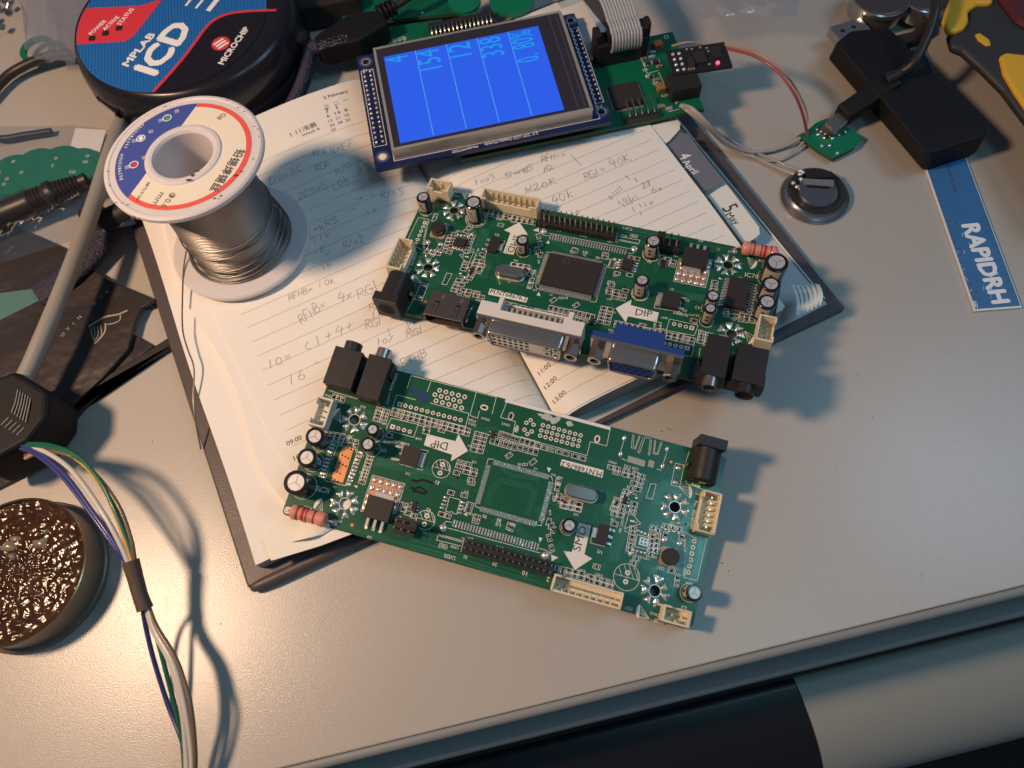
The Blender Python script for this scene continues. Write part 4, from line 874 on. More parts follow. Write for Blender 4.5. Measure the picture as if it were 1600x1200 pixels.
def extra_parts(b,root,ic):
    # the big driver chip
    m=b(); q=lambda t:[(62.3+t,23.2+t),(82.4-t,23.2+t),(82.4-t,37.3-t),(62.3+t,37.3-t)]
    m.prism(q(.25),1.0,1.9,'chip_black',poly0=q(0)); m.prism(q(0),.2,1.0,'chip_black',poly0=q(.3)); o=m.build('driver_chip',root)
    m=b()
    for vv,sg in((23.2,-1),(37.3,1)):
        for i in range(38):
            u=63.1+18.8*i/37; m.box((u,vv+sg*.28,.85),(.24,.56,.14),'tin_metal'); m.box((u,vv+sg*.55,.2),(.24,.16,.75),'tin_metal'); m.box((u,vv+sg*.95,.18),(.24,.9,.12),'tin_metal')
    for uu,sg in((62.3,-1),(82.4,1)):
        for i in range(26):
            v=23.8+12.9*i/25; m.box((uu+sg*.28,v,.85),(.56,.24,.14),'tin_metal'); m.box((uu+sg*.55,v,.2),(.16,.24,.75),'tin_metal'); m.box((uu+sg*.95,v,.18),(.9,.24,.12),'tin_metal')
    m.build('legs',o)
    m=b(); uv=B6; c=uvp(1,885,408,1.9) ; m.disc(c[0],c[1],1.5,1.93,'nickel_dark',20,r0=1.0); m.fit_text('NOVATEK',(c[0]-2.2,c[1]+.4,1.93),(c[0]-9,c[1]+.4,1.93),'nickel_dark',flip=True); m.fit_text('NT68676',(c[0]+.5,c[1]+3.4,1.93),(c[0]-7,c[1]+3.4,1.93),'chip_black',flip=True); m.build('maker_mark',o)
    u,v=uvp(1,1153,457,2); ic(u,v,7.4,12.6,2.2,'audio_chip',10,'v',1.6,.45)
    u,v=uvp(1,719,379,1); ic(u,v,4.8,3.9,1.5,'memory_chip',4,'h',1.1,.42)
    u,v=uvp(1,980,412,1.5); ic(u,v,3.9,4.9,1.5,'memory_chip',4,'v',1.1,.42)
    def hexnut(u,v0,L_,z):
        m=b(); m.lathe((u,v0,z),[(2.5,0),(2.5,L_-.4),(2.3,L_)],'nickel_dark',6,ax=(0,-1,0),cap=False,smooth=False); m.lathe((u,v0-L_,z),[(2.3,0),(1.45,.0)],'steel',24,ax=(0,-1,0),cap=False); m.lathe((u,v0-L_+.02,z),[(1.45,0),(1.45,-1.2)],'steel',24,ax=(0,-1,0),cap=False); m.lathe((u,v0-L_+1.0,z),[(.01,0),(1.45,0)],'hole_black',16,ax=(0,-1,0),cap=False); return m
    def dshell(uc,v0,wt,wb,L_,z,hh,mt='steel'):
        n=6; prof=[]
        pts=[(-wb/2,-hh/2),(wb/2,-hh/2),(wt/2,hh/2),(-wt/2,hh/2)]; out=[]
        for i,(x,y) in enumerate(pts):
            p=np.array(pts[i]);a=np.array(pts[i-1])-p;c=np.array(pts[(i+1)%4])-p;a/=np.linalg.norm(a);c/=np.linalg.norm(c)
            for t in range(n+1):
                f=t/n; q=p+a*1.6*(1-f)**2+c*1.6*f**2; out.append(q)
        return out
    def dconn(uc,v0,wt,wb,L_,z,hh,face,mt='steel'):
        o=dshell(uc,v0,wt,wb,L_,z,hh); n=len(o); m=b(); sc=lambda s:[(q[0]*(1-s/(wt/2)),q[1]*(1-s/(hh/2))) for q in o]
        rings=[(o,v0+.1),(o,v0-L_+.5),(sc(.25),v0-L_),(sc(.75),v0-L_),(sc(.75),v0-L_+1.0)]
        vs=[]
        for rg,vv in rings: vs+=[(uc+x,vv,z+y) for x,y in rg]
        m.add(vs,[(k*n+i,k*n+(i+1)%n,(k+1)*n+(i+1)%n,(k+1)*n+i) for k in range(4) for i in range(n)],mt,True)
        m.add([(uc+x,v0-L_+.45,z+y) for x,y in sc(.8)],[tuple(range(n))],face); return m
    # VGA
    m=b(); m.rbox(27.2,1.4,57.4,3.6,3.2,12.0,'vga_blue',.2,n=1); m.rbox(34.2,3.6,50.8,8.0,.1,12.0,'vga_blue',.4,n=2); o=m.build('video_socket',root,bevel=.2); o['label']='blue video socket with fifteen pin holes'
    m=b(); m.rbox(27.0,.3,57.6,1.38,.2,11.9,'steel',.2,n=1); m.build('flange',o)
    dconn(42.4,.2,16.6,15.0,5.6,6.6,8.2,'vga_blue').build('metal_shell',o)
    m=b()
    for r in range(3):
        for i in range(5): m.cyl((36.9+i*2.6+(1.3 if r==1 else 0),-4.96,4.4+r*2.1),.5,-.05,'hole_black',8,ax=(0,1,0))
    m.build('pin_holes',o)
    for uu in (29.9,54.9): hexnut(uu,.3,5.4,6.6).build('hex_standoff',o)
    # DVI
    m=b(); m.prism([(60.8,.6),(97.4,.6),(97.4,6.0),(91.5,6.0),(91.5,9.0),(89.9,9.0),(89.9,3.7),(68.0,3.7),(68.0,6.6),(66.9,6.6),(66.9,9.0),(65.2,9.0),(65.2,6.0),(60.8,6.0)],3.0,11.0,'dvi_white'); m.box((78.4,8.7,.2),(23,.7,6.8),'dvi_white'); o=m.build('video_socket',root,bevel=.2); o['label']='white topped video socket with wide metal mouth'
    m=b()
    m.box((79,5.0,.3),(21.6,2.4,6.2),'connector_white')
    for i in range(11): m.box((69.4+i*1.93,5.6,.3),(.85,3.0,8.2-(i%2)*.5),'tin_metal'); m.box((70.35+i*1.93,4.8,.3),(.5,2.0,7.6),'gold')
    m.build('contact_row',o)
    m=b(); m.rbox(60.7,-.4,97.5,.58,.2,10.6,'steel',.2,n=1); m.build('flange',o)
    dconn(79.2,-.4,26.6,25.0,5.2,6.0,8.6,'connector_white').build('metal_shell',o)
    m=b()
    for r in range(3):
        for i in range(8): m.box((85.0+ (i-3.5)*1.95,-5.17,3.2+r*2.1),(1.2,.05,1.0),'hole_black')
    m.box((69.6,-5.17,6.0),(6,.05,.35),'hole_black'); m.box((69.6,-5.18,3.6),(.35,.05,4.6),'hole_black')
    for dx in(-1.5,1.5):
        for dz in (3.7,7.3): m.box((69.6+dx,-5.17,dz),(1.2,.05,1.0),'hole_black')
    m.build('pin_slots',o)
    for uu in (62.9,95.4): hexnut(uu,-.4,5.2,6.0).build('hex_standoff',o)
    # HDMI
    m=b(); z1=6.2; q=[(102.7,-1.6),(117.0,-1.9),(117.0,8.4),(102.8,8.3)]
    m.prism(q,z1-.3,z1,'nickel_dark'); m.prism([(102.7,-1.6),(103.0,-1.6),(103.1,8.3),(102.8,8.3)],2.2,z1-.3,'nickel_dark'); m.prism([(116.7,-1.9),(117,-1.9),(117,8.4),(116.7,8.4)],2.2,z1-.3,'nickel_dark'); m.prism([(102.8,8.0),(117,8.1),(117,8.4),(102.8,8.3)],.3,z1-.3,'nickel_dark'); m.prism([(104.4,-1.6),(115.2,-1.8),(115.2,8),(104.4,8)],.6,.9,'nickel_dark')
    for sg,xa,xb in((0,102.7,104.4),(1,115.2,117.0)):
        z0_,z1_=(2.2,.9) if not sg else (.9,2.2); m.add([(xa,-1.7,z0_),(xb,-1.7,z1_),(xb,8,z1_),(xa,8,z0_)],[(0,1,2,3)],'nickel_dark')
    o=m.build('video_socket',root,bevel=.08); o['label']='flat metal video socket with two springs on top'
    m=b(); m.box((109.8,3.2,2.9),(10.6,7.0,1.2),'plastic_black'); m.build('tongue',o)
    m=b()
    for uu in (106.0,113.7):
        m.box((uu,3.4,z1+.02),(1.5,1.9,.03),'hole_black'); m.box((uu,3.0,z1+.04),(1.0,.8,.12),'steel'); 
        for sx in(-.75,.75): m.box((uu+sx,.8,z1+.02),(.14,4.2,.02),'hole_black')
    for uu in(105.4,112.4): m.cyl((uu,6.6,z1+.01),.85,.12,'steel',16)
    m.build('springs',o)
b2=board(2,'circuit_board','green board nearest the desk edge, its big chip missing and socket holes bare')
b1=board(1,'circuit_board','fully fitted green board on the diary with blue and white topped video sockets')
for o_,g in ((b1,0),(b2,0)): o_['group']='pair of identical green controller boards'
# ================================================================ solder reel
sb=P(380,380,12.4); stp=P(286,241,61.2)
sax=np.array([0.0,0.0,1.0]); sax=(stp-sb); SL=float(np.linalg.norm(sax)); sax/=SL
sx=np.array([1,0,0.])-sax*sax[0]; sx/=np.linalg.norm(sx); sy=np.cross(sax,sx)
RS=Matrix(((sx[0],sy[0],sax[0]),(sx[1],sy[1],sax[1]),(sx[2],sy[2],sax[2])))
def TS(x,y,z): return sb+sx*x+sy*y+sax*z
def rloc(pxl,h):
    """reel coordinates of a photograph point on the plane h above the reel foot"""
    d=CM@np.array([(pxl[0]-800)/FP,(pxl[1]-600)/FP,1.]); o=np.array([0,0,HC]); t=((sb+sax*h-o)@sax)/(d@sax); q=o+d*t-sb; return np.array([q@sx,q@sy,h])
a_=rloc((315,153.5),SL)[:2]; c_=rloc((198,311),SL)[:2]; dd=c_-a_; nn=np.array([dd[1],-dd[0]]); nn/=np.linalg.norm(nn)
if nn@(rloc((215,200),SL)[:2]-a_)<0: nn=-nn
SPN=(float(nn[0]),float(nn[1]),0); SPD=float(nn@a_)*SC
spool_label_mat()
reel=thing('solder_reel','white plastic reel of silver solder wire with blue, cream and red label','solder reel',tuple(sb),RS)
m=MB(TS)
RF=26.9
m.lathe((0,0,0),[(12.5,0),(RF-.6,0),(RF,.5),(RF,1.8),(RF-.6,2.4),(13,2.6)],'spool_plastic',72,cap=False)
m.lathe((0,0,SL),[(13,-2.6),(RF-.6,-2.4),(RF,-1.9),(RF,-.5),(RF-.7,0),(RF-1.6,.05),(RF-2.0,-.25),(13.2,-.25),(12.7,.3),(11.6,.5),(10.5,.3),(9.9,-.6),(9.4,-SL+3),(9.4,-SL+1)],'spool_plastic',72,cap=False)
m.lathe((0,0,.6),[(.001,0),(9.6,0)],'card_grey',32,cap=False)
for i in range(16):
    a=rnd.uniform(0,6.28);r=rnd.uniform(24.6,26.6); m.add([(r*math.cos(a)+dx,r*math.sin(a)+dy,SL+.07) for dx,dy in((-.3,-.15),(.35,-.1),(.4,.2),(-.2,.15))],[(0,1,2,3)],'dirt_brown')
for pxl,sz in (((209,340),1.3),((296,283),1.2),((302,276),1.4),((309,269),1.1),((369,274),1.0),((377,268),.8),((335,310),.7),((345,306),.6)):
    q=rloc(pxl,SL); n=9; m.add([(q[0]+sz*rnd.uniform(.4,1)*math.cos(6.28*i/n),q[1]+sz*.55*rnd.uniform(.4,1)*math.sin(6.28*i/n),SL+(.32 if 10.4<np.hypot(q[0],q[1])<12.8 else .09)+.3*(10.4<np.hypot(q[0],q[1])<12.8)) for i in range(n)],[tuple(range(n))],'dirt_brown')
m.build('spool',reel)
m=MB(TS); m.lathe((0,0,0),[(13.15,SL-.1),(22.9,SL-.1)],'spool_label',96,cap=False,smooth=False); lab=m.build('label',reel)
# label prints, in reel coordinates
m=MB(TS)
def rt(t,a,b,mt,bold=.01,hs=1,fl=False): m.fit_text(t,rloc(a,SL)+[0,0,-.02],rloc(b,SL)+[0,0,-.02],mt,bold=bold,hs=hs,flip=fl)
def rarc(t,pts,mt,hs=1.):
    n=len(t); q=[rloc(p,SL) for p in pts]; c=catmull([np.array(x) for x in q],12); L=[0]
    for i in range(1,len(c)): L.append(L[-1]+np.linalg.norm(c[i]-c[i-1]))
    for i,ch in enumerate(t):
        f=(i+.1)/n*L[-1]; g=(i+.85)/n*L[-1]; A=np.array([np.interp(f,L,[x[k] for x in c]) for k in range(3)]); B=np.array([np.interp(g,L,[x[k] for x in c]) for k in range(3)])
        xd=(B-A)/np.linalg.norm(B-A); yd=np.cross([0,0,1],xd); m.text(ch,A+np.array([0,0,-.02]),xd,yd,np.linalg.norm(B-A)*1.9*hs,mt,bold=.01)
rarc('4000386396',[(276,163),(253,170),(230,185)],'label_white'); rarc('4000386397',[(223,192),(205,210),(192,232)],'label_white'); rarc('4000386398',[(188,240),(184,262),(187,283)],'label_white')
rt('铅锡焊锡丝',(372,232),(327,297),'print_ink',bold=.015,hs=1.0); rt('Φ0.6',(267,300),(250.5,323),'label_text_grey',hs=.95,bold=.01); rt('mm',(250,300),(236,320),'label_text_grey',hs=.8,bold=.01)
rt('GB/T3131-2001',(231,284),(211,314),'print_ink',hs=1.1); rt('QB',(350,176),(338,184),'label_text_grey',hs=1.)
for c,mt in (((261,184),'label_green'),((220,216),'label_white'),((209,257),'label_red')):
    q=rloc(c,SL); m.disc(q[0],q[1],1.6,SL-.03,'label_white',14,r0=1.25); m.add([(q[0]+1.0*math.cos(i),q[1]+1.2*math.sin(i),SL-.03) for i in (0,1.5,2.6,4,5.2)],[(0,1,2,3,4)],mt)
    for o_ in((-2.6,-1.8),(2.3,2.0)): m.text('回',(q[0]+o_[0],q[1]+o_[1],SL-.03),(.9,.3,0),(-.3,.9,0),1.7,'label_white')
m.build('label_print',lab)
# wound wire: one groove per turn
m=MB(TS); prof=[]; z=2.7; r=21.3; k=0
while z<SL-2.9:
    f=(z-2.7)/(SL-5.6); r=17.9-1.0*f**.6+(.3 if .35<f<.37 else 0)
    for a in (0,60,120,180): prof.append((r+.40*math.sin(math.radians(a)),z+.42-.42*math.cos(math.radians(a))))
    z+=.88
m.lathe((0,0,0),prof,'solder_wire',96,cap=False); m.build('wound_wire',reel)
def loop(r0,z0,tx,ty,a0,a1,dz=0,ex=0,ph=0,n=60):
    out=[]
    for i in range(n+1):
        a=math.radians(a0+(a1-a0)*i/n); rr=r0+ex*math.cos(a-ph); out.append(np.array([rr*math.cos(a),rr*math.sin(a),z0+tx*math.cos(a)+ty*math.sin(a)+dz*i/n]))
    return out
m=MB(TS)
for r0,z0,tx,ty,a0,a1,dz,ex in [(a-3.5,*b_) for a,*b_ in ((21.9,17,1.0,2.2,0,360,0,.0),(22.3,9.5,1.4,1.6,-190,170,1.,.2),(22.9,6.8,1.6,1.4,-200,180,1.0,.4),(23.3,5.2,1.2,1.0,0,360,0,.6),(23.1,4.2,.8,.8,0,360,0,.6),(23.6,3.4,.3,.3,0,360,0,.5))]:
    m.tube(loop(r0,z0,tx,ty,a0,a1,dz,ex,-1.2),.3,'solder_wire',6)
m.build('loose_turns',reel)
# free end hangs over the book edge (given in the desk world)
m=MB(); m.tube([P(291,392,17),P(287,420,15.5),P(285,470,14.6),P(285.5,515,14),P(293,545,13.6),P(303,575,13),P(302,620,11.5),P(305,655,9),P(314,702,4)],.3,'solder_wire',8,sub=6); m.build('wire_end',reel)
# ================================================================ display module on its carrier board
def zb(a,b,z): return P(a,b,z)
LO=P(598,245,24); ex_=P(942,174,24)-LO; ex_/=np.linalg.norm(ex_); ey_=np.array([-ex_[1],ex_[0],0])
RL=Matrix(((ex_[0],ey_[0],0),(ex_[1],ey_[1],0),(0,0,1)))
def TL(a,b,z): return np.array([LO[0]+ex_[0]*a+ey_[0]*b,LO[1]+ex_[1]*a+ey_[1]*b,z])
def lcp(x,y,z): q=P(x,y,z)-LO; return (float(q@ex_),float(q@ey_))
disp=thing('display_module','colour display on blue board standing over the diary, lit with blue screen','display',tuple(TL(44,25,22.4)),RL)
m=MB(TL); m.rbox(-3.6,-5.8,89.7,54.4,22.4,24,'pcb_blue',.6,n=2); pb=m.build('board',disp)
m=MB(TL)
for a,b_ in((0,0),(87.2,0),(87.2,50.6),(0,50.6)):
    m=MB(TL); m.disc(a,b_,2.9,24.03,'pcb_blue_ring',24); m.disc(a,b_,1.9,24.05,'tin_metal',20,r0=1.4); m.disc(a,b_,1.4,24.055,'card_cream' if (a,b_)==(0,0) else 'hole_black',16); m.build('mounting_ring',pb)
m=MB(TL)
m.strip([(4.1,50),(4.1,-3.2),(85.8,-3.2),(85.8,50)],.25,24.04,'silk_white')
for a0 in (-2.6,):
    m.strip([(a0,5.5),(a0+5.0,5.5),(a0+5.0,46),(a0,46)],.22,24.045,'silk_white',True)
m.strip([(85.4+1.5-3.0+2.2,4.5),(89.3,4.5),(89.3,46),(86.1,46)],.22,24.045,'silk_white',True)
def lt(t,a,b,bold=.01,mt='silk_white'): 
    A=lcp(*a,24); B=lcp(*b,24); m.fit_text(t,(*A,24.06),(*B,24.06),mt,bold=bold)
lt('3.2" TFT LCD Display Module',(840,206),(757,224.5)); lt('Model:HY32D',(746,227),(706,236)); lt('P1',(940,163),(933,164)); lt('P2',(573,108),(567,109))
m.build('legend',pb)
def header(n,a,b0,pitch,z0,z1,matn='pin_metal',cols=(0,2.54)):
    m=MB(TL)
    for i in range(n):
        for c in cols: m.sphere((a+c,b0+i*pitch,z0),.62,'solder',8,4,1.0)
    return m
m=header(16,-1.4,7.3,2.5,24.2,0); m.build('soldered_pins',pb)
m=header(16,86.2,6.3,2.5,24.2,0,cols=(0,2.1)); m.build('soldered_pins',pb)
m=MB(TL); m.rbox(-2.3,6,2.2,45,15.5,22.3,'plastic_black',.2,n=1); m.rbox(85.4,6,89.3,45,15.5,22.3,'plastic_black',.2,n=1); m.build('socket_strips',pb)
tp=[lcp(583,75,29.6),lcp(611.5,236,29.6),lcp(929,169,29.6),lcp(874,16,29.6)]; tp=[tp[1],tp[2],tp[3],tp[0]]
c0_=np.mean(tp,axis=0); W2=(tp[1][0]-tp[0][0]+tp[2][0]-tp[3][0])/4; H2=(tp[3][1]-tp[0][1]+tp[2][1]-tp[1][1])/4
x0,x1,y0,y1=c0_[0]-W2,c0_[0]+W2,c0_[1]-H2,c0_[1]+H2
print('LCD frame',x0,x1,y0,y1)
m=MB(TL); m.rbox(x0,y0,x1,y1,24.15,28.9,'screen_side',.5,n=2); fr=m.build('screen_case',disp)
m=MB(TL); T_=1.1
for (a0,b0,a1,b1_) in ((x0,y0,x1,y0+T_),(x0,y1-T_,x1,y1),(x0,y0+T_,x0+T_,y1-T_),(x1-T_,y0+T_,x1,y1-T_)): m.prism([(a0,b0),(a1,b0),(a1,b1_),(a0,b1_)],28.8,29.6,'screen_frame')
m.build('metal_bezel',fr,bevel=.15)
m=MB(TL); m.rbox(x0+T_+.05,y0+T_+.05,x1-T_-.05,y1-T_-.05,28.8,29.3,'screen_bezel',.3,n=1)
for o_,wd in((5.4,.5),(2.6,.4)): m.strip([(x1-o_,y0+2.0),(x1-o_,y1-2.0)],wd,29.33,'bezel_line')
m.build('glass_border',fr)
s0,s1,s2,s3=[lcp(x,y,29.35) for x,y in ((626,226),(883,169),(838,38),(600,92))]; sa0,sa1=(s0[0]+s3[0])/2,(s1[0]+s2[0])/2; sb0,sb1=(s0[1]+s1[1])/2,(s2[1]+s3[1])/2
m=MB(TL); m.flat([(sa0,sb0),(sa1,sb0),(sa1,sb1),(sa0,sb1)],29.35,'screen_blue'); scn=m.build('screen',fr)
m=MB(TL); SW=(sa1-sa0)/5
for i in range(1,5): m.strip([(sa0+SW*i+.2,sb0+.6),(sa0+SW*i+.2,sb1)],.28,29.37,'screen_line')
for i,t_ in enumerate(('4','154','12','338','0.  80%')):
    a=sa0+SW*i+SW*.12; ln=[3.4,10.5,7,10.5,17][i]
    vs,fs,x0_,x1_,y0_,y1_=text_mesh(t_); L_=ln; hh=9.2
    # characters read from the top edge downwards, as the photograph shows them
    out=[(a+hh-1.2-(v[1]-y0_)/(y1_-y0_)*hh, sb1-1.0-L_+(v[0]-x0_)/(x1_-x0_)*L_,29.375) for v in vs]
    m.add([(x,y,z) for x,y,z in out],fs,'screen_cyan')
m.build('screen_figures',scn)
# carrier board
crr=thing('carrier_board','large green board under the display, its free end beyond the diary corner','circuit board',tuple(P(900,180,14.2)),RL)
m=MB(TL); cq=[lcp(915,213,15.8),lcp(1102,166,15.8),lcp(1048,50,15.8),lcp(700,66,15.8)]
bx0=30; bx1=(cq[1][0]+cq[2][0])/2; by0=(cq[0][1]+cq[1][1])/2; by1=cq[2][1]
print('carrier',bx0,bx1,by0,by1,cq)
m.prism([(bx0,by0),(bx1,by0),(bx1,by1),(bx0,by1)],14.2,15.8,'pcb_green_back',sides='pcb_edge'); m.build('laminate',crr)
def cpt(x,y,z=15.8): q=lcp(x,y,z); return (q[0],q[1])
m=MB(TL); q=cpt(978,152); m.rbox(q[0]-6,q[1]-6,q[0]+6,q[1]+6,15.85,17.4,'chip_black',.3,n=1); o=m.build('processor_chip',crr)
m=MB(TL)
for i in range(22):
    for sg in(-1,1): m.box((q[0]-5.4+i*.51,q[1]+sg*6.5,15.85),(.24,1.0,.3),'tin_metal'); m.box((q[0]+sg*6.5,q[1]-5.4+i*.51,15.85),(1.0,.24,.3),'tin_metal')
m.build('legs',o)
m=MB(TL); q=cpt(1000,183); m.box((q[0]+.5,q[1]-1.2,15.85),(13,2.6,2.4),'plastic_black'); o=m.build('pin_header',crr); m=MB(TL)
for i in range(5):
    xx=q[0]-4.6+i*2.54; m.tube([(xx,q[1]-1,18.3),(xx,q[1]+.6,18.9),(xx+.2,q[1]+7,19.2)],.32,'pin_metal',6)
m.build('pins',o)
m=MB(TL); q=cpt(1062,140); m.rbox(q[0]-5.5,q[1]-6,q[0]+6.5,q[1]+4,15.85,22.0,'plastic_black',.2,n=1); m.build('module_socket',crr)
m=MB(TL); q=[cpt(x,y) for x,y in((1029,113),(1048,156),(1093,147),(1087,133))]; m.strip(q,.25,15.86,'silk_white'); q=[cpt(x,y) for x,y in((1003,94),(1011,115),(1030,110))]; m.strip(q,.2,15.86,'silk_white'); q=[cpt(x,y) for x,y in((986,190),(1030,181))]; m.strip(q,.2,15.86,'silk_white'); q=[cpt(x,y) for x,y in((1044,175),(1062,170))]; m.strip(q,.2,15.86,'silk_white')
for t_,a,b_ in (('C5',(1006,104),(1014,102)),('U1',(1006,112),(1012,110)),('R8',(1010,122),(1018,120)),('C9',(1021,133),(1029,131)),('C11',(1034,152),(1043,150)),('P2',(1050,150),(1054,149)),('J3',(1055,161),(1061,159)),('D1',(960,96),(968,94)),('R12',(1028,166),(1034,164))): m.fit_text(t_,(*cpt(*a),15.87),(*cpt(*b_),15.87),'silk_white',bold=.02)
m.build('legend',crr)
m=MB(TL)
for (x,y),sz,mt in (((1005,92),(1.8,1.1),'cap_brown'),((1018,90),(1.8,1.1),'tin_metal'),((1012,100),(2.2,1.4),'chip_black'),((1024,98),(2.6,1.8),'chip_black'),((1030,105),(1.6,1.1),'cap_brown'),((1025,126),(1.9,1.2),'cap_brown'),((1017,121),(1.5,1),'chip_black'),((1045,171),(1.8,1.4),'tin_metal'),((1033,168),(2.,1.6),'cap_brown'),((1020,83),(1.6,1.),'tin_metal'),((1028,133),(1.8,1.2),'cap_brown')):
    q=cpt(x,y); m.box((q[0],q[1],15.85),(*sz,.8),mt); m.box((q[0]-sz[0]/2-.2,q[1],15.85),(.5,sz[1],.7),'tin_metal'); m.box((q[0]+sz[0]/2+.2,q[1],15.85),(.5,sz[1],.7),'tin_metal')
o=m.build('small_parts',crr); o.name='chip_capacitors'
for x,y,mt in ((1027,73,'tantal_orange'),(1032,141,'cap_brown')):
    m=MB(TL); q=cpt(x,y); m.rbox(q[0]-1.7,q[1]-1.5,q[0]+1.9,q[1]+1.5,15.85,18,mt,.3,n=1); m.build('tantalum_capacitor',crr,bevel=.15)
m=MB(TL); q=cpt(1041,58); m.disc(*q,1.1,15.87,'silk_dim',16,r0=.6); m.disc(*q,.6,15.875,'hole_black',12); m.build('corner_hole',crr)
# wireless module standing on the socket
WQ=[P(1036,79,22.6),P(1127,66,22.6),P(1144,103,22.6),P(1053,117,22.6)]; wo=WQ[3]; wx=(WQ[2]-WQ[3]+WQ[1]-WQ[0]); wx/=np.linalg.norm(wx); wy=np.array([-wx[1],wx[0],0]); wl=float(((WQ[2]-WQ[3])@wx+(WQ[1]-WQ[0])@wx)/2); wh=float(((WQ[0]-WQ[3])@wy+(WQ[1]-WQ[2])@wy)/2)
TW=lambda a,b_,z:np.array([wo[0]+wx[0]*a+wy[0]*b_,wo[1]+wx[1]*a+wy[1]*b_,22.6+z])
wm=thing('wireless_module','small black radio board with glowing red light, plugged above the carrier board','circuit board',tuple(TW(wl/2,wh/2,-1.2)),Matrix(((wx[0],wy[0],0),(wx[1],wy[1],0),(0,0,1))))
m=MB(TW); m.prism([(0,0),(wl,0),(wl,wh),(0,wh)],-1.2,0,'pcb_black'); m.build('board',wm)
m=MB(TW)
for i in range(4):
    for j in range(2): m.sphere((2.0+j*2.54,2.0+i*2.9,0),.85,'solder',8,5,.9)
for a,b_ in((8,wh-1.3),(10,wh-1.5),(13.5,wh-1.4),(15,2.5),(16,wh-2.2),(16.2,wh-4)): m.box((a,b_,.02),(.9,.6,.4),'tin_metal')
m.build('solder_points',wm)
m=MB(TW); m.rbox(9.6,3.6,14.4,9.4,.02,.9,'chip_black',.2,n=1); m.rbox(6.6,2.0,9.0,6.6,.02,1.2,'chip_black',.2,n=1); o=m.build('chip',wm)
m=MB(TW)
for i in range(4): m.box((6.3+.75*i,1.6,.02),(.3,1.2,.4),'tin_metal')
for i in range(6): m.strip([(17.2,wh-2-i*.95),(21,wh-2-i*.95),(21,wh-2.45-i*.95),(17.2,wh-2.45-i*.95)],.16,.03+i*.002,'nickel_dark')
m.build('aerial_trace',wm)
m=MB(TW); m.sphere((18.4,2.6,.35),.75,'led_red',12,6,.8); m.build('red_light',wm)
# flat-cable plug
ip=thing('ribbon_plug','black plug with grey ribbon cable, seated behind the display corner','plug',tuple(P(970,85,16)),RL)
a0=cpt(935,92,16); a1=cpt(1015,70,16)
m=MB(TL); q0=cpt(938,95,16); m.rbox(q0[0]-2.5,q0[1]-3.5,q0[0]+19.5,q0[1]+4.5,15.9,26.5,'idc_black',.6,n=2); m.rbox(q0[0]+2,q0[1]-2.5,q0[0]+18.5,q0[1]+3.5,26.5,30.5,'idc_black',.5,n=2); bd=m.build('plug_body',ip,bevel=.5)
m=MB(TL)
m.rbox(q0[0]-3.6,q0[1]-2.5,q0[0]-.6,q0[1]+3.5,20,31,'idc_black',1.2,n=3); m.rbox(q0[0]+17.5,q0[1]-2.0,q0[0]+20,q0[1]+3.2,20,31.5,'idc_black',1,n=3); m.build('latch',ip,bevel=.4)
m=MB(TL)
for i in range(10):
    xx=q0[0]+3.6+i*1.27
    m.tube([(xx,q0[1]-1.8,27.5),(xx,q0[1]-1.6,30.2),(xx,q0[1]+.5,31.4),(xx,q0[1]+3.6,31.2),(xx,q0[1]+6,30.5)],.62,'ribbon_grey',8,sub=4)
    m.tube([(xx,q0[1]-3.2,22.5),(xx,q0[1]-4.6,25),(xx,q0[1]-4.4,29),(xx,q0[1]-2.4,31.6)],.62,'ribbon_grey',8,sub=4)
    m.tube([(xx,q0[1]+4.2,31.0),(xx-.4,q0[1]+11,33),(xx-1.6,q0[1]+22,34),(xx-4,q0[1]+42,33)],.62,'ribbon_grey',8,sub=4)
m.build('ribbon_cable',ip)
# pale sleeve tape behind the plug
solo(MB().prism(px([(862,20),(910,2),(940,55),(925,95),(905,50)],19.5),19.2,19.5,'paper_white'),'paper_strip','pale paper strip poking out between display and ribbon plug','paper',tuple(P(905,50,19.2)))
# ================================================================ boards behind the display
m=MB(); m.prism(px([(530,-60),(720,-60),(730,8),(720,20),(560,36),(535,28)],6),4.4,6,'pcb_green_back',sides='pcb_edge')
for x,y in((550,12),(600,5),(660,20)): q=P(x,y,6); m.disc(q[0],q[1],.7,6.02,'silk_dim',10)
solo(m,'bare_board','bare green board lying furthest back, behind the black ferrite plug','circuit board',tuple(P(620,10,4.4)))
m=MB(); m.prism(px([(552,50),(690,30),(705,62),(700,90),(590,110),(560,90)],8.5),6.9,8.5,'pcb_green_back',sides='pcb_edge')
q=[tuple(P(x,y,8.5)[:2]) for x,y in((575,72),(630,57),(633,66),(600,74))]; m.strip(q,.2,8.53,'silk_white')
for i in range(6): q=P(592+i*8,70-i*2,8.5); m.disc(q[0],q[1],.9,8.53+i*1e-4,'silk_dim',10,r0=.5)
m.fit_text('PWR LED',(*P(556,81,8.56)[:2],8.56),(*P(592,72,8.56)[:2],8.56),'silk_white',bold=.02)
solo(m,'small_board','small green board showing between ferrite plug and display','circuit board',tuple(P(630,70,6.9)))
hb=thing('spare_pin_strip','black pin strip with silvery pins standing behind the display','pin strip',tuple(P(730,35,9)))
m=MB(); m.prism(px([(668,36),(770,16),(776,28),(673,48)],13),9,13,'plastic_black'); m.build('strip_body',hb,bevel=.3)
m=MB()
for i in range(15): 
    x=674+i*6.6;y=42-i*1.35; m.tube([P(x,y,13),P(x-1,y-1,17),P(x+2,y+14,14)],.35,'pin_metal',6)
m.build('pins',hb)
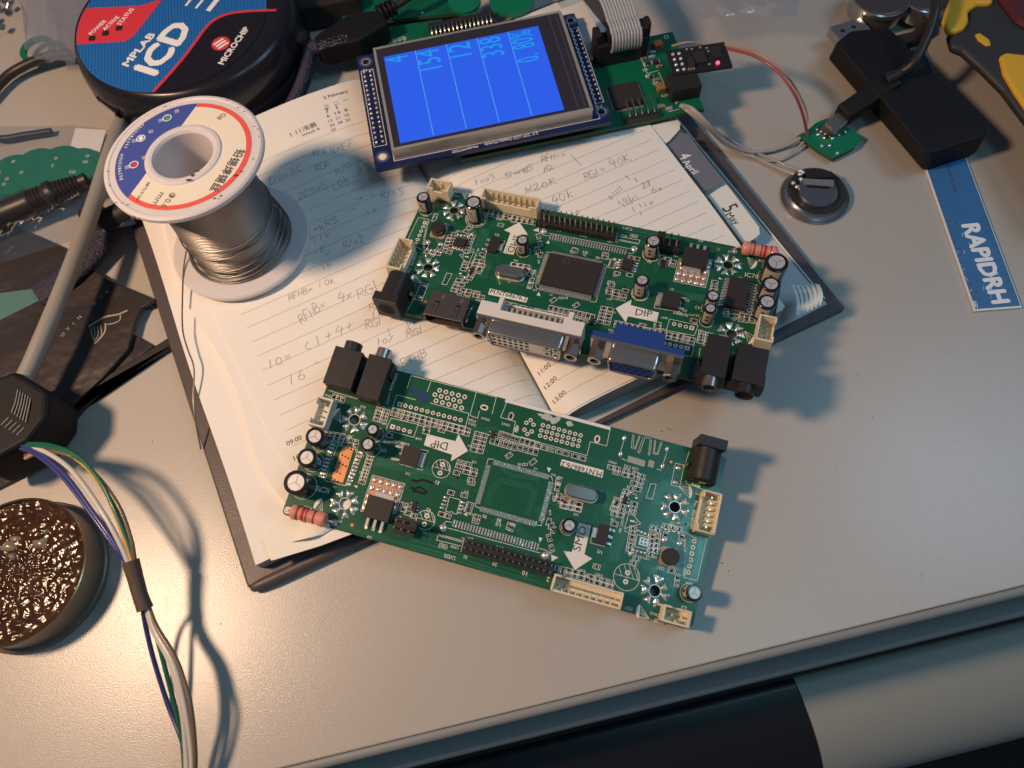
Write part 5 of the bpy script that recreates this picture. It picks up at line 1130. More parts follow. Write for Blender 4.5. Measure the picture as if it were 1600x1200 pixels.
for pts,lbl,z in (([(700,-8),(716,-14),(740,-12),(752,-2),(748,8),(735,14),(712,12),(702,4)],'small green round board at the back edge, beside the ferrite plug cord',15),([(755,-20),(800,-30),(838,-20),(842,-6),(830,10),(800,20),(775,18),(758,4)],'larger green round board at the back edge, nearest the display top',12)):
    c=np.mean(pts,axis=0); q=P(c[0],c[1],z); r=float(np.linalg.norm(P(pts[4][0],pts[4][1],z)[:2]-q[:2]))
    m=MB(); m.cyl((q[0],q[1],z-1.6),r,1.6,'pcb_disc_green',36,mtop='pcb_disc_green'); solo(m,'round_board',lbl,'circuit board',(q[0],q[1],z-1.6))
# dark slab at the very top
solo(MB().prism(px([(440,-60),(560,-60),(560,-4),(462,15),(452,10),(446,0)],14),2,14,'plastic_black'),'black_box','black box edge at the back, between round puck and green boards','box',tuple(P(500,-20,2)),bevel=1)
# ferrite plug
fp=thing('ferrite_plug','black cable plug with mesh sleeve lying on the boards behind the display','plug',tuple(P(550,70,8)))
m=MB(); m.prism(px([(490,56),(500,48),(545,20),(562,17),(585,14),(602,24),(606,34),(560,62),(500,74),(489,66)],19),8,19,'plastic_black_soft'); m.build('plug_body',fp,bevel=1.5,seg=3)
m=MB(); a_=P(592,22,15);b_=P(612,12,15)
for i in range(4):
    c=a_+(b_-a_)*(i/3); m.lathe(c,[(3.6,0),(3.9,.6),(3.6,1.2)],'plastic_black_soft',16,ax=(b_-a_))
m.tube([P(596,22,15),P(620,8,16),P(650,-12,18),P(690,-40,18)],1.7,'rubber_black',10,sub=4); m.build('cord',fp)
m=MB(); m.tube([P(500,72,16),P(485,80,14),P(478,110,12),P(468,140,9),P(455,165,6)],[3.0,3.4,3.4,3.2,3],'braid_dark',14,sub=5); sl=m.build('mesh_sleeve',fp)
m=MB()
for i in range(90):
    x=497+rnd.uniform(0,46);y=72-(x-497)*.32+rnd.uniform(-7,7); q=P(x,y,19.1); m.box((q[0],q[1],19.02),(.22,.22,.1),'braid_fleck')
m.build('mesh_flecks',sl)
# ================================================================ round programmer puck
pc=np.array([-157.,264.4]); PR=40.7; PZ=30.
pk=thing('programmer_puck','thick round black puck with blue and red label, behind the solder reel','programmer',(pc[0]+2,pc[1],0))
def disc_poly(c,r,a0=0,a1=360,n=72,ex=1.): return [(c[0]+r*ex*math.cos(math.radians(a0+(a1-a0)*i/n)),c[1]+r*math.sin(math.radians(a0+(a1-a0)*i/n))) for i in range(n)]
m=MB(); q=lambda r,cx=3.5: disc_poly((pc[0]+cx,pc[1]+1),r,n=96,ex=1.06)
rings=[(q(43.5,2),.4),(q(46.5),3),(q(46.8),13),(q(46.2),13.4),(q(46.2),14),(q(46.8),14.4),(q(46.0),22),(q(44.6),27.0),(q(43.0),29.3),(q(41.8,2.5),29.9),(q(40.0,2),29.8)]
n=96; vs=[]
for pl_,z in rings: vs+=[(x,y,z) for x,y in pl_]
m.add(vs,[(k*n+i,k*n+(i+1)%n,(k+1)*n+(i+1)%n,(k+1)*n+i) for k in range(len(rings)-1) for i in range(n)],'label_black',True); m.add(vs[-n:],[tuple(range(n))],'label_black'); body=m.build('case',pk)
# label pieces clipped by the circle
def clipc(poly,c,r):
    out=[]; P_=list(poly)
    for i in range(len(P_)):
        a=np.array(P_[i],float);b_=np.array(P_[(i+1)%len(P_)],float); st_=max(1,int(np.linalg.norm(b_-a)/1.2))
        for j in range(st_):
            p=a+(b_-a)*j/st_; d=p-c; L=np.linalg.norm(d); out.append(tuple(c+d*min(1,r/L)) if L>r else tuple(p))
    return out
pp=lambda *l:[tuple(P(x,y,PZ)[:2]) for x,y in l]
m=MB(); blue=[(236,150),(300,78)] ; 
edge=[(240,143),(252,130),(270,110),(290,86),(305,66),(318,48),(330,35),(345,26),(365,20),(400,17),(432,16)]
m.disc(pc[0],pc[1],PR,30.02,'label_blue',120); lb=m.build('label',body)
m=MB(); ei=pp(*edge); eo=[]
for x,y in ei:
    d=np.array([x,y])-pc; a_0=math.atan2(d[1],d[0]); eo.append(d)
vs=[]; n_=len(ei)
def hitc(p,dirn):
    d=np.array(p)-pc; b_=d@dirn; c_0=d@d-(PR+.02)**2; return np.array(p)+dirn*(-b_+math.sqrt(max(0,b_*b_-c_0)))
dirn=np.array([.76,-.65]); 
ei2=catmull([np.array(q) for q in ei],4); ei2=[q if np.linalg.norm(q-pc)<PR else pc+(q-pc)*PR/np.linalg.norm(q-pc) for q in ei2]
for q in ei2: vs.append((q[0],q[1],30.05))
for q in ei2: h=hitc(q,dirn); vs.append((h[0],h[1],30.05))
n_=len(ei2); m.add(vs,[(i,i+1,n_+i+1,n_+i) for i in range(n_-1)],'label_black'); m.build('black_panel',lb)
m=MB(); g_=1.35
for i in range(-30,31):
    x=i*g_; 
    if abs(x)<PR-.3:
        y=math.sqrt((PR-.3)**2-x*x); ca,sa=math.cos(.2),math.sin(.2)
        m.strip([(pc[0]+x*ca+y*sa,pc[1]+x*sa-y*ca),(pc[0]+x*ca-y*sa,pc[1]+x*sa+y*ca)],.2,30.03,'label_blue_dark'); m.strip([(pc[0]-y*ca-x*sa,pc[1]-y*sa+x*ca),(pc[0]+y*ca-x*sa,pc[1]+y*sa+x*ca)],.2,30.035,'label_blue_dark')
m.build('printed_grid',lb)
m=MB(); 
redp=[(60,71),(118,70),(160,67),(195,65),(209,56),(220,42),(232,27),(245,10),(258,-8),(256,-12),(243,2),(220,9),(180,11),(140,13),(60,16)]
m.flat(clipc(pp(*redp),pc,PR-.1),30.06,'label_red'); m.strip([tuple(p) for p in catmull([np.array(x) for x in pp(*edge)],4)],1.3,30.08,'label_red'); m.build('red_panel',lb)
m=MB()
def lt2(t,a,b_,mt='label_white',bold=.02,hs=1.,z=30.1): m.fit_text(t,P(*a,z),P(*b_,z),mt,bold=bold,hs=hs)
lt2('ICD',(243,117),(301,42),bold=.04,hs=.86,z=30.1); lt2('MPLAB',(200,104),(243,54),bold=.03,hs=.72,z=30.16); [m.strip([P(*a,30.2)[:2],P(*b_,30.2)[:2]],wd_,30.2+k_*.01,'label_white') for k_,(a,b_,wd_) in enumerate((((290,9),(312,-18),1.1),((306,13),(328,-14),1.1),((325,17),(350,-14),2.2)))]; lt2('POWER',(143,55),(167,33),bold=.02); lt2('ACTIVE',(164,48),(187,27),bold=.02); lt2('STATUS',(188,40),(210,14),bold=.02); lt2('MICROCHIP',(349,101),(390,44),bold=.03,hs=.95)
m.build('lettering',lb)
m=MB(); q=P(345,68,30.1); m.disc(q[0],q[1],3.9,30.1,'label_red',28)
for o_ in(-1.6,0,1.6): m.flat([(q[0]+x+o_*.75,q[1]+y-o_*.7) for x,y in((-2.2,-1.5),(-1.4,-2.0),(2.2,1.3),(1.4,1.9))],30.13+o_*.001,'label_white')
m.build('round_emblem',lb)
m=MB()
for x,y in((144,60),(165,52),(186,44)): q=P(x,y,30.1); m.rbox(q[0]-1.3,q[1]-1.4,q[0]+1.3,q[1]+1.4,30.05,30.35,'led_window',.5,n=2)
m.build('light_windows',lb)
# socket and grey cord with its black plug
q=P(190,166,14); cc_=np.array([pc[0]+3.5,pc[1]+1]); dv=q[:2]-cc_; dv/=np.linalg.norm(dv); an=math.atan2(dv[1],dv[0])+math.pi/2; q=cc_+dv*46.6; m=MB(); m.box((q[0],q[1],6),(14,2.6,13),'hole_black',an); q=cc_+dv*47.2; m.box((q[0],q[1],7.5),(11,3.2,10),'tin_metal',an); m.build('cable_socket',pk)
gc=thing('grey_cable','thick pale grey cable with black plug crossing the dark packaging','cable',tuple(P(100,400,0)))
m=MB(); m.tube([P(196,170,11),P(188,195,13),P(172,240,16),P(150,310,18),P(122,390,19),P(95,460,19),P(68,525,19),P(45,578,18),P(28,610,18)],3.1,'rubber_grey',20,sub=6); m.build('cord',gc)
m=MB(); m.prism(px([(22,578),(75,610),(72,650),(40,690),(-40,735),(-60,650),(-10,590)],24),5,24,'plastic_black_soft'); o=m.build('plug_body',gc,bevel=2,seg=3)
m=MB()
for i in range(6):
    m.tube([P(28+i*4,609+i*2.6,24.3),P(24+i*4,628+i*2.6,24.6),P(18+i*4.4,645+i*3,24.3)],.22,'rubber_grey',6,sub=3); 
    if i<5: m.tube([P(14+i*6,652+i*4,24.2),P(2+i*6,664+i*4,24.2)],.2,'rubber_grey',6)
m.build('grip_ridges',o)
# ================================================================ thick dark lead with strain relief, left
bl=thing('black_plug','thick black plug with ribbed strain relief lying on bagged green boards','plug',tuple(P(50,330,3)))
a_=P(-40,352,12);b_=P(132,282,12); ax_=(b_-a_); L_=float(np.linalg.norm(ax_))
prof=[(5.6,0),(5.6,L_*.50),(5.9,L_*.52)]
for i in range(4): prof+=[(5.9,L_*.52+i*1.5),(5.2,L_*.52+i*1.5+.7)]
prof+=[(6.3,L_*.68),(6.3,L_*.72)]
for i in range(7): prof+=[(5.6-i*.25,L_*.74+i*1.55),(4.7-i*.25,L_*.74+i*1.55+.8)]
prof+=[(3.6,L_*1.02),(2.2,L_*1.03)]
m=MB(); m.lathe(a_,[(r*.84,h) for r,h in prof],'rubber_black',28,ax=ax_); m.build('plug_body',bl)
# braided strap / cable running to the reel
m=MB(); m.tube([P(185,335,6),P(150,385,6),P(105,430,6),P(60,462,5)],[6.2,6.0,6.2,5.8],'braid_dark',16,sub=6,flatten=.45)
solo(m,'braided_strap','dark violet braided strap running under the grey cable','strap',tuple(P(120,420,2)))
m=MB(); m.tube([P(140,330,9),P(165,345,9),P(200,330,9),P(225,320,9)],5,'rubber_black',14,sub=3); solo(m,'black_cord_bend','short black cord bend tucked beneath the reel rim','cord',tuple(P(170,340,2)))
# cords of the upper left
m=MB(); m.tube([P(-40,180,4),P(0,130,5),P(30,107,6),P(75,88,8),P(110,84,8)],2.2,'rubber_black',12,sub=6); solo(m,'cable','black cable arching out from the clear bag at the left edge','cable',tuple(P(30,107,2)))
m=MB(); m.tube([P(-60,180,7),P(-10,215,4),P(40,211,3),P(80,205,3)],1.5,'rubber_black',10,sub=5); solo(m,'cable','lower black cable dipping beneath the bagged green boards','cable',tuple(P(0,212,2)))
# dark packaging sheet with pale logo
pkg=thing('dark_packaging','crumpled dark brown packaging with pale leaf logo under the grey cable','packaging',tuple(P(100,500,0)))
base=[(-80,330),(20,352),(60,368),(96,384),(128,410),(176,440),(243,468),(238,480),(222,478),(212,500),(206,520),(240,540),(206,565),(168,600),(128,640),(88,690),(30,745),(-80,800)]
m=MB(); gx,gy=34,30; import itertools
def inpoly(x,y,poly):
    c=False; j=len(poly)-1
    for i in range(len(poly)):
        if (poly[i][1]>y)!=(poly[j][1]>y) and x<(poly[j][0]-poly[i][0])*(y-poly[i][1])/(poly[j][1]-poly[i][1])+poly[i][0]: c=not c
        j=i
    return c
m.prism(px(base,2.2),.3,2.2,'package_black'); 
m.build('sheet',pkg,bevel=.4)
m=MB(); m.prism(px([(-60,400),(100,392),(176,440),(243,468),(222,480),(212,500),(200,545),(160,590),(120,625),(60,690),(-60,760)],4.4),2.4,4.4,'package_black'); m.build('fold',pkg,bevel=.5)
m=MB(); q=px([(-30,462),(75,448),(60,470),(0,500),(-30,510)],4.5); m.flat(q,4.47,'package_teal'); m.build('teal_print',pkg)
m=MB(); 

for ch,c in (('O',(97,527)),('V',(106,517)),('I',(116,508)),('N',(123,500)),('A',(133,491)),('Y',(148,478)),('U',(157,468)),('R',(167,459))):
    if ch=='A': continue
    q=P(*c,4.5); xd=P(174,457,4.5)-P(95,529,4.5); xd/=np.linalg.norm(xd); m.text(ch,q,xd,np.cross((0,0,1),xd),2.2,'package_logo')
cv_=[P(138,511,4.5),P(150,503,4.5),P(165,495,4.5),P(185,491,4.5),P(199,485,4.5)]
m.strip([p[:2] for p in catmull(cv_,6)],.75,4.52,'package_logo'); m.strip([p[:2] for p in catmull([P(188,492,4.5),P(187,500,4.5),P(178,505,4.5),P(168,507,4.5)],6)],.45,4.525,'package_logo')
for i in range(5): m.strip([p[:2] for p in catmull([P(142+i*5,512-i*1.2,4.5),P(143+i*5.2,520+i*1.2,4.5),P(146+i*.8,530+i*2,4.5)] if i<4 else [P(165,505,4.5),P(163,520,4.5),P(148,537,4.5)],5)],.35+.25*(i==4),4.515+i*.001,'package_logo')
m.build('logo',pkg)
rc=random.Random(12)
# black strip running from the packaging to the diary
m=MB(); m.prism(px([(268,524),(276,536),(135,618),(90,640),(60,700),(45,690),(100,628)],3),.3,3,'rubber_black'); solo(m,'black_strap','flat black strap from dark packaging to the left diary edge','strap',tuple(P(200,570,0.3)),bevel=.5)
# ================================================================ bagged green boards
bg_=thing('bagged_boards','clear bag of scalloped green boards by the left edge','bagged parts',tuple(P(70,270,0)))
for i,(c,z) in enumerate((((18,272),6.0),((55,262),7.2),((92,258),8.2),((120,262),9.2),((-12,285),5))):
    q=P(*c,z); m=MB(); m.cyl((q[0],q[1],z-1.5),10.5,1.5,'pcb_disc_green',40)
    for j in range(5): a=rc.uniform(0,6.3);r=rc.uniform(2,8); m.disc(q[0]+r*math.cos(a),q[1]+r*math.sin(a),.8,z+.02,'silk_dim',10,r0=.45)
    m.build('round_board',bg_)
def film(name,parent,pxpts,z,amp,seed,matn='clear_film',nx=26,ny=18):
    """a crumpled sheet spanned between four photograph points"""
    r=random.Random(seed); k=[(r.uniform(.1,.5),r.uniform(-.4,.4),r.uniform(0,6.3),r.uniform(.2,1)) for _ in range(7)]
    A,B,C_,D=[np.array(P(*p,z)) for p in pxpts]; vs=[]
    for j in range(ny+1):
        for i in range(nx+1):
            u,v=i/nx,j/ny; p=(A*(1-u)+B*u)*(1-v)+(D*(1-u)+C_*u)*v; h=0
            for a,b_,ph,w_ in k: h+=w_*(1-abs(math.sin(p[0]*a*.5+p[1]*b_*.5+ph)))**2
            e=min(u,1-u,v,1-v)*4; wob=amp*.6*math.sin(7*u+seed)+amp*.5*math.sin(9*v+seed)
            vs.append((p[0]+(wob if e<.3 else 0),p[1]+(wob*.7 if e<.3 else 0),z-1+min(1,e)*(.6+h*amp*.35)))
    N=nx+1; m=MB(); m.add(vs,[(j*N+i,j*N+i+1,(j+1)*N+i+1,(j+1)*N+i) for j in range(ny) for i in range(nx)],matn,True)
    o=m.build(name,parent); return o
film('clear_bag',bg_,[(-50,190),(180,200),(215,345),(-50,420)],10.5,1.9,3)
m=MB(); m.prism(px([(118,200),(166,203),(155,240),(108,236)],7),6.7,7,'paper_white'); m.build('paper_slip',bg_)
def folds(parent,area_,z,n,seed,r0=.16):
    r=random.Random(seed); m=MB(); (x0,y0),(x1,y1)=area_
    for i in range(n):
        x=r.uniform(x0,x1);y=r.uniform(y0,y1);a=r.uniform(-1.1,.5);l=r.uniform(8,38); p=[]
        for k in range(4): p.append(P(x+l*k/3*math.cos(a)+r.uniform(-3,3),y+l*k/3*math.sin(a)+r.uniform(-3,3),z+r.uniform(-.8,1.0)))
        m.tube(p,[.03,r0*r.uniform(.5,1.6),r0*r.uniform(.4,1.5),.03],'film_fold',6,sub=5,flatten=.5)
    m.build('film_folds',parent)
bag2=thing('clear_bag','crumpled clear bag at the far left corner beside the round puck','bag',tuple(P(60,40,0)))
film('film',bag2,[(10,-60),(190,-60),(112,95),(35,75)],16,2.6,8,'milky_film'); film('film',bag2,[(20,-60),(160,-60),(112,105),(70,92)],11,2.4,5,'milky_film')
m=MB(); q=P(58,76,6); m.lathe((q[0],q[1],4.6),[(5.6,0),(8.2,0),(8.2,1.5),(5.6,1.5),(5.6,0)],'pcb_disc_green',36,cap=False,smooth=False); solo(m,'green_ring','green ring board peeking out beneath the corner bag','circuit board',(q[0],q[1],4.6))
m=MB(); 
for i in range(10):
    q=P(2+rc.uniform(-14,12),22+rc.uniform(-26,22),3+rc.uniform(0,3)); m.cyl((q[0],q[1],q[2]),1.5,2.4,'steel',12,ax=(rc.uniform(-1,1),rc.uniform(-1,1),.5))
solo(m,'metal_standoffs','heap of small bright metal spacers in the far left corner','spacers',tuple(P(0,20,0)))['kind']='stuff'
bag3=thing('grey_film','crumpled translucent grey film at the back edge, left of the coin cells','film',tuple(P(1180,0,0)))
film('film',bag3,[(1060,-60),(1290,-70),(1245,22),(1080,28)],22,2.6,11,'milky_film')
# ================================================================ flux tin
tc_=P(43,882,20); tn=thing('flux_tin','open round tin of bubbly dark rosin flux at the left edge','tin',(tc_[0],tc_[1],0))
tcx,tcy=-177.6,37.3; TH_=12.6
m=MB(); m.lathe((tcx,tcy,0),[(22.6,.2),(25.2,.2),(25.5,.7),(25.5,2.2),(25,2.6),(24.0,2.8),(23.9,3.4),(23.8,11.9),(24.2,12.1),(24.25,12.5),(23.9,12.7),(23.6,12.5),(23.5,10)],'tin_side',96,cap=False,ms=['tin_side']*7+['gold']*4+['tin_side']); m.build('tin_wall',tn)
m=MB(); N_=110; vs=[]; rf=random.Random(2)
def fbm(x,y):
    h=0
    for a,w_ in ((.55,.8),(1.1,.6),(2.3,.32)): h+=w_*math.sin(a*x*1.7+2.1*math.sin(a*y*1.3+a))*math.sin(a*y*1.9+1.7*math.sin(a*x*1.1+2*a))
    return h
from mathutils import noise as mn
rr_=[23.55*i/46 for i in range(47)]; na=150
for r in rr_:
    for j in range(na):
        a=2*math.pi*j/na; x=r*math.cos(a);y=r*math.sin(a); h=mn.fractal(Vector((x*.55,y*.55,0)),.9,2.1,4)*.9+mn.noise(Vector((x*1.3,y*1.3,4)))*.7; e=min(1,(23.6-r)/2)
        vs.append((tcx+x,tcy+y,10.9+h*e*.36+(1-e)*.3))
m.add(vs,[(i*na+j,i*na+(j+1)%na,(i+1)*na+(j+1)%na,(i+1)*na+j) for i in range(46) for j in range(na)],'flux_dark',True); m.build('rosin_flux',tn)
m=MB()
for i in range(6):
    q=np.array([tcx-2+rf.uniform(-12,10),tcy+2+rf.uniform(-9,12)]); n=10; s_=rf.uniform(1.2,3.0); rad=[s_*rf.uniform(.6,1.2) for _ in range(n)]; tp_=[(q[0]+rad[k]*math.cos(6.283*k/n),q[1]+rad[k]*.7*math.sin(6.283*k/n),11.0) for k in range(n)]; md=[(q[0]+rad[k]*.6*math.cos(6.283*k/n),q[1]+rad[k]*.42*math.sin(6.283*k/n),11.7) for k in range(n)]
    m.add(tp_+md+[(q[0],q[1],11.85)],[(k,(k+1)%n,n+(k+1)%n,n+k) for k in range(n)]+[(n+k,n+(k+1)%n,2*n) for k in range(n)],'flux_pale',True)
m.build('pale_lumps',tn)
# faint ring mark
# ================================================================ wire bundle with heat shrink
wb=thing('wire_bundle','bundle of blue, white, yellow and green wires held by brown heat shrink','wires',tuple(P(220,900,0)))
A_=[(215,878,34),(228,948,27)]
ups=[('wire_blue',[(-40,690,30),(0,693,33),(50,702,37),(100,740,40),(145,800,40),(180,850,38),(197,880,35)]),
 ('wire_blue',[(-40,700,30),(0,697,33),(48,706,36),(96,744,39),(142,803,39),(178,853,37),(199,881,34)]),
 ('wire_white',[(10,699,32),(48,700,36),(75,708,39),(115,738,41),(160,800,41),(188,850,38),(201,880,35)]),
 ('wire_yellow',[(30,705,30),(60,700,35),(95,704,40),(135,730,42),(168,775,42),(190,830,39),(206,878,35)]),
 ('wire_green',[(0,692,28),(40,693,35),(80,696,40),(120,712,43),(155,750,43),(183,805,41),(200,850,37),(208,878,34)]),
 ('wire_green',[(0,694,28),(42,696,36),(84,700,41),(125,717,43),(160,757,43),(187,812,40),(203,855,36),(209,880,34)]),
 ('wire_brown',[(40,712,30),(70,706,36),(110,712,41),(150,742,42),(185,790,41),(204,840,38),(211,878,34)]),
 ('wire_white',[(9,700,31),(30,698,33),(60,704,35)]),('wire_tan',[(40,716,30),(52,710,33),(70,706,36)])]
for i,(mt,p_) in enumerate(ups):
    m=MB(); m.tube([P(q[0],q[1],q[2]*.62) for q in p_],.68 if mt!='wire_white' else .85,mt,10,sub=7); m.build('wire',wb)
dns=[('wire_blue',[(222,944,27),(228,980,24),(240,1030,22),(262,1100,20),(285,1160,20),(300,1230,20)]),('wire_green',[(226,946,27),(246,1000,25),(262,1060,24),(275,1110,23),(285,1160,22),(290,1230,22)]),
 ('wire_white',[(230,945,28),(243,985,29),(268,1030,31),(282,1075,32),(292,1120,32),(300,1180,31),(300,1230,30)]),('wire_white',[(228,945,27),(240,985,28),(264,1030,30),(278,1078,31),(287,1125,31),(292,1185,30),(292,1230,30)]),
 ('wire_brown',[(231,944,28),(244,978,29),(272,1024,31),(288,1066,32),(299,1110,33),(305,1180,32),(303,1230,30)])]
for i,(mt,p_) in enumerate(dns):
    m=MB(); m.tube([P(q[0],q[1],max(1.6,(q[2]-12)*1.05-(q[1]-944)*.045)) for q in p_],.75 if mt!='wire_white' else .95,mt,10,sub=7); m.build('wire',wb)
m=MB(); m.tube([P(204,876,21.5),P(212,905,19.5),P(219,930,18),P(227,952,16.5)],[2.6,2.4,2.3,2.5],'heat_shrink',20,sub=4); m.build('heat_shrink',wb)
# ================================================================ hub, lead, breakout, speaker, ruler, pliers, cells
hz=15.
hub=thing('usb_adapter','black box adapter with silver plug lying over the blue ruler','adapter',tuple(P(1420,150,0)))
tq=px([(1306,66),(1330,48),(1385,42),(1398,52),(1541,198),(1543,212),(1455,240),(1445,238)],hz); bq=px([(1297,84),(1325,52),(1392,48),(1404,56),(1539,212),(1527,235),(1455,259),(1446,259)],4)
m=MB(); m.prism(tq,1,hz,'plastic_black_soft',poly0=bq); m.build('case',hub,bevel=1.2,seg=3)
m=MB(); m.prism(px([(1296,42),(1344,27),(1364,48),(1318,67)],10),5.5,10,'steel'); o=m.build('usb_plug',hub,bevel=.25); m=MB()
for x,y in((1317,48),(1334,42)): q=P(x,y,10); m.box((q[0],q[1],10.02),(1.9,1.6,.03),'hole_black',-.2)
m.build('plug_windows',o)
lead=thing('micro_usb_lead','black lead whose plug crosses the adapter into the tiny green board','cable',tuple(P(1400,130,15)))
q,zz=pxz([(1309,163,10.5),(1388,108,17.5),(1412,128,17.5),(1330,182,10.5)]); m=MB(); m.prism(q,[4.5,13,13,4.5],zz,'plastic_black_soft'); m.build('plug_grip',lead,bevel=1,seg=3)
m=MB(); m.tube([P(1385,125,16),P(1410,112,19),P(1430,95,23),P(1452,50,28),P(1462,10,32),P(1466,-50,34)],[2.8,2.0,1.9,1.8,1.8,1.8],'rubber_black',14,sub=6); m.build('cord',lead)
m=MB(); m.prism(px([(1290,190),(1309,175),(1330,185),(1306,206)],7.5),5,7.5,'steel'); m.build('metal_tip',lead,bevel=.2)
bo=thing('usb_breakout_board','tiny green board with micro socket at the end of the thin wires','circuit board',tuple(P(1297,215,0)))
m=MB(); m.prism(px([(1246,212),(1262,203),(1275,192),(1291,185),(1310,190),(1348,214),(1336,230),(1300,248),(1280,236)],3.2),1.6,3.2,'pcb_disc_green',sides='pcb_edge'); m.build('board',bo)
m=MB(); m.prism(px([(1284,196),(1308,176),(1330,187),(1301,207)],6.3),3.3,6.3,'nickel_dark'); o=m.build('micro_socket',bo,bevel=.3); m=MB(); q=P(1305,190,6.3); m.disc(q[0],q[1],.7,6.33,'label_white',10); m.build('socket_dimple',o)
m=MB()
for x,y in((1276,203),(1283,206),(1290,210),(1296,213),(1278,211),(1288,216),(1320,207),(1310,212),(1300,217),(1296,228),(1308,240),(1284,229)): q=P(x,y,3.2); m.sphere((q[0],q[1],3.5),.8,'solder',8,5,.6)
m.box((*P(1292,213,3.2)[:2],3.3),(3.2,1.4,.9),'chip_black',.6); m.build('solder_points',bo)
for nm,lb_,mt,pts,r in (('red_wire','red wire looping from wireless module to tiny green board','wire_red',[(1120,74,19),(1145,78,24),(1180,88,28),(1215,112,28),(1240,145,24),(1253,175,16),(1259,200,7),(1262,212,3.6)],.58),
    ('tan_wire','tan wire hugging the far edge of the wireless module','wire_tan',[(1050,72,19),(1075,66,22),(1105,70,20),(1140,72,23),(1185,84,27),(1222,110,26),(1247,145,20),(1261,180,10),(1258,208,3.6)],.45),
    ('grey_wire','upper grey wire from carrier board corner to tiny green board','wire_grey',[(1066,164,16.5),(1082,170,20),(1105,192,17),(1130,218,9),(1165,236,3),(1200,236,2),(1228,228,2),(1250,216,3.8)],.8),
    ('grey_wire','lower grey wire curving below its twin to tiny green board','wire_grey',[(1062,166,16.5),(1080,173,18),(1103,196,15),(1130,224,6),(1165,242,2),(1205,252,1.2),(1232,245,1.2),(1255,222,3.6)],.55),
    ('grey_wire','twisted grey wire ending on the round speaker, nearer the diary','wire_grey',[(1064,166,16.2),(1088,184,15),(1120,212,8),(1160,235,2),(1200,256,1.2),(1240,272,2.5),(1252,272,4.6)],.75),
    ('grey_wire','twisted grey wire ending on the round speaker, nearer the adapter','wire_grey',[(1063,164,17),(1092,180,17),(1120,206,9),(1165,232,2.5),(1205,248,1.5),(1235,262,2.5),(1250,266,4.6)],.6)):
    m=MB(); m.tube([P(*q) for q in pts],r,mt,8,sub=6); solo(m,nm,lb_,'wire',tuple(P(*pts[len(pts)//2][:2],0)))
sc_=np.array([107.8,183.8]); sp=thing('speaker','small round metal speaker disc with wires, right of the diary','speaker',(sc_[0],sc_[1],0))
m=MB(); m.lathe((*sc_,0),[(11.5,.2),(13.3,.3),(13.4,1.0),(12.9,1.3),(12.9,2.0),(12.2,2.4),(12.0,3.4),(11.2,4.0)],'speaker_metal',64,cap=False); m.build('rim',sp)
m=MB(); m.lathe((*sc_,0),[(.01,3.6),(11.3,3.8)],'plastic_black',48,cap=False,smooth=False); bk=m.build('backing',sp)
m=MB(); m.lathe((sc_[0]-.2,sc_[1]-.8,0),[(7.6,3.8),(7.6,5.2),(7.2,5.7),(.01,5.7)],'speaker_metal',48,cap=False); m.build('magnet_cup',sp)
m=MB(); q=P(1265,268,4.4); q2=P(1302,275,4.4); m.prism(px([(1257,263),(1300,268),(1304,277),(1262,278)],7.0),5.75,7.0,'pcb_black'); m.prism(px([(1255,279),(1303,281),(1303,291),(1257,288)],6.6),5.75,6.6,'card_grey'); m.prism(px([(1262,289),(1296,292),(1296,293.6),(1262,291)],6.2),5.72,6.2,'hole_black'); m.build('terminal_strip',sp)
m=MB()
for x,y in((1250,266),(1251,271),(1240,285),(1252,279),(1246,291),(1256,268)): q=P(x,y,5.6); m.sphere((q[0],q[1],5.2),1.0,'solder',8,5,.7)
m.build('solder_points',sp)
rl=thing('ruler','short blue ruler lettered in white, partly under the black adapter','ruler',tuple(P(1520,370,0)))
ra,rb,rc_,rd=[np.array(P(*p,1.2)[:2]) for p in ((1524,486),(1597,480),(1445,170),(1373,150))]
ru=(rd-ra);ru[:]=np.array(P(1446,260,1.2)[:2])-ra; RLn=float(np.linalg.norm(ru)); ru/=RLn; rw_=np.array([ru[1],-ru[0]]); RWd=float((rb-ra)@rw_); Ltot=130
TR=lambda a,b_,z:np.array([ra[0]+ru[0]*a+rw_[0]*b_,ra[1]+ru[1]*a+rw_[1]*b_,z])
m=MB(TR); m.prism([(0,0),(0,RWd),(Ltot,RWd),(Ltot,0)],.1,1.1,'ruler_edge'); m.prism([(.8,.35),(.8,RWd-.35),(Ltot-2,RWd-.35),(Ltot-2,.35)],1.0,1.2,'ruler_blue'); m.build('blade',rl)
m=MB(TR)
for i in range(1,50):
    l=2.6 if i%2==0 else 1.5
    m.strip([(1.5+i*3.2,.6),(1.5+i*3.2,.6+l)],.2,1.22,'print_ink'); m.strip([(1.5+i*3.2,RWd-.6),(1.5+i*3.2,RWd-.6-l)],.2,1.22,'print_ink')
for i in range(1,9): m.text(str(i),(1.5+i*12.8-.6,3.6,1.22),(0,1,0),(-1,0,0),2.0,'print_ink') 
m.build('graduations',rl)
m=MB(); m.fit_text('RAPIDRH',P(1503,352,1.24),P(1551,474,1.24),'label_white',bold=.045,hs=1.05)
m.fit_text('Prices of Stab',P(1478,258,1.24),P(1491,300,1.24),'print_ink',bold=.01); m.build('lettering',rl)
m=MB(TR); rs_=random.Random(8)
for i in range(22): a=rs_.uniform(1,34);b_=rs_.choice([rs_.uniform(.3,1.2),rs_.uniform(2,RWd-1)]); m.strip([(a,b_),(a+rs_.uniform(.4,2.2),b_+rs_.uniform(-.6,.6))],rs_.uniform(.1,.35),1.235+i*1e-4,'ruler_edge')
m.build('scuffs',rl)
pr=thing('pliers_handle','yellow and black cushioned tool handle at the right edge','tool',tuple(P(1560,80,0)))
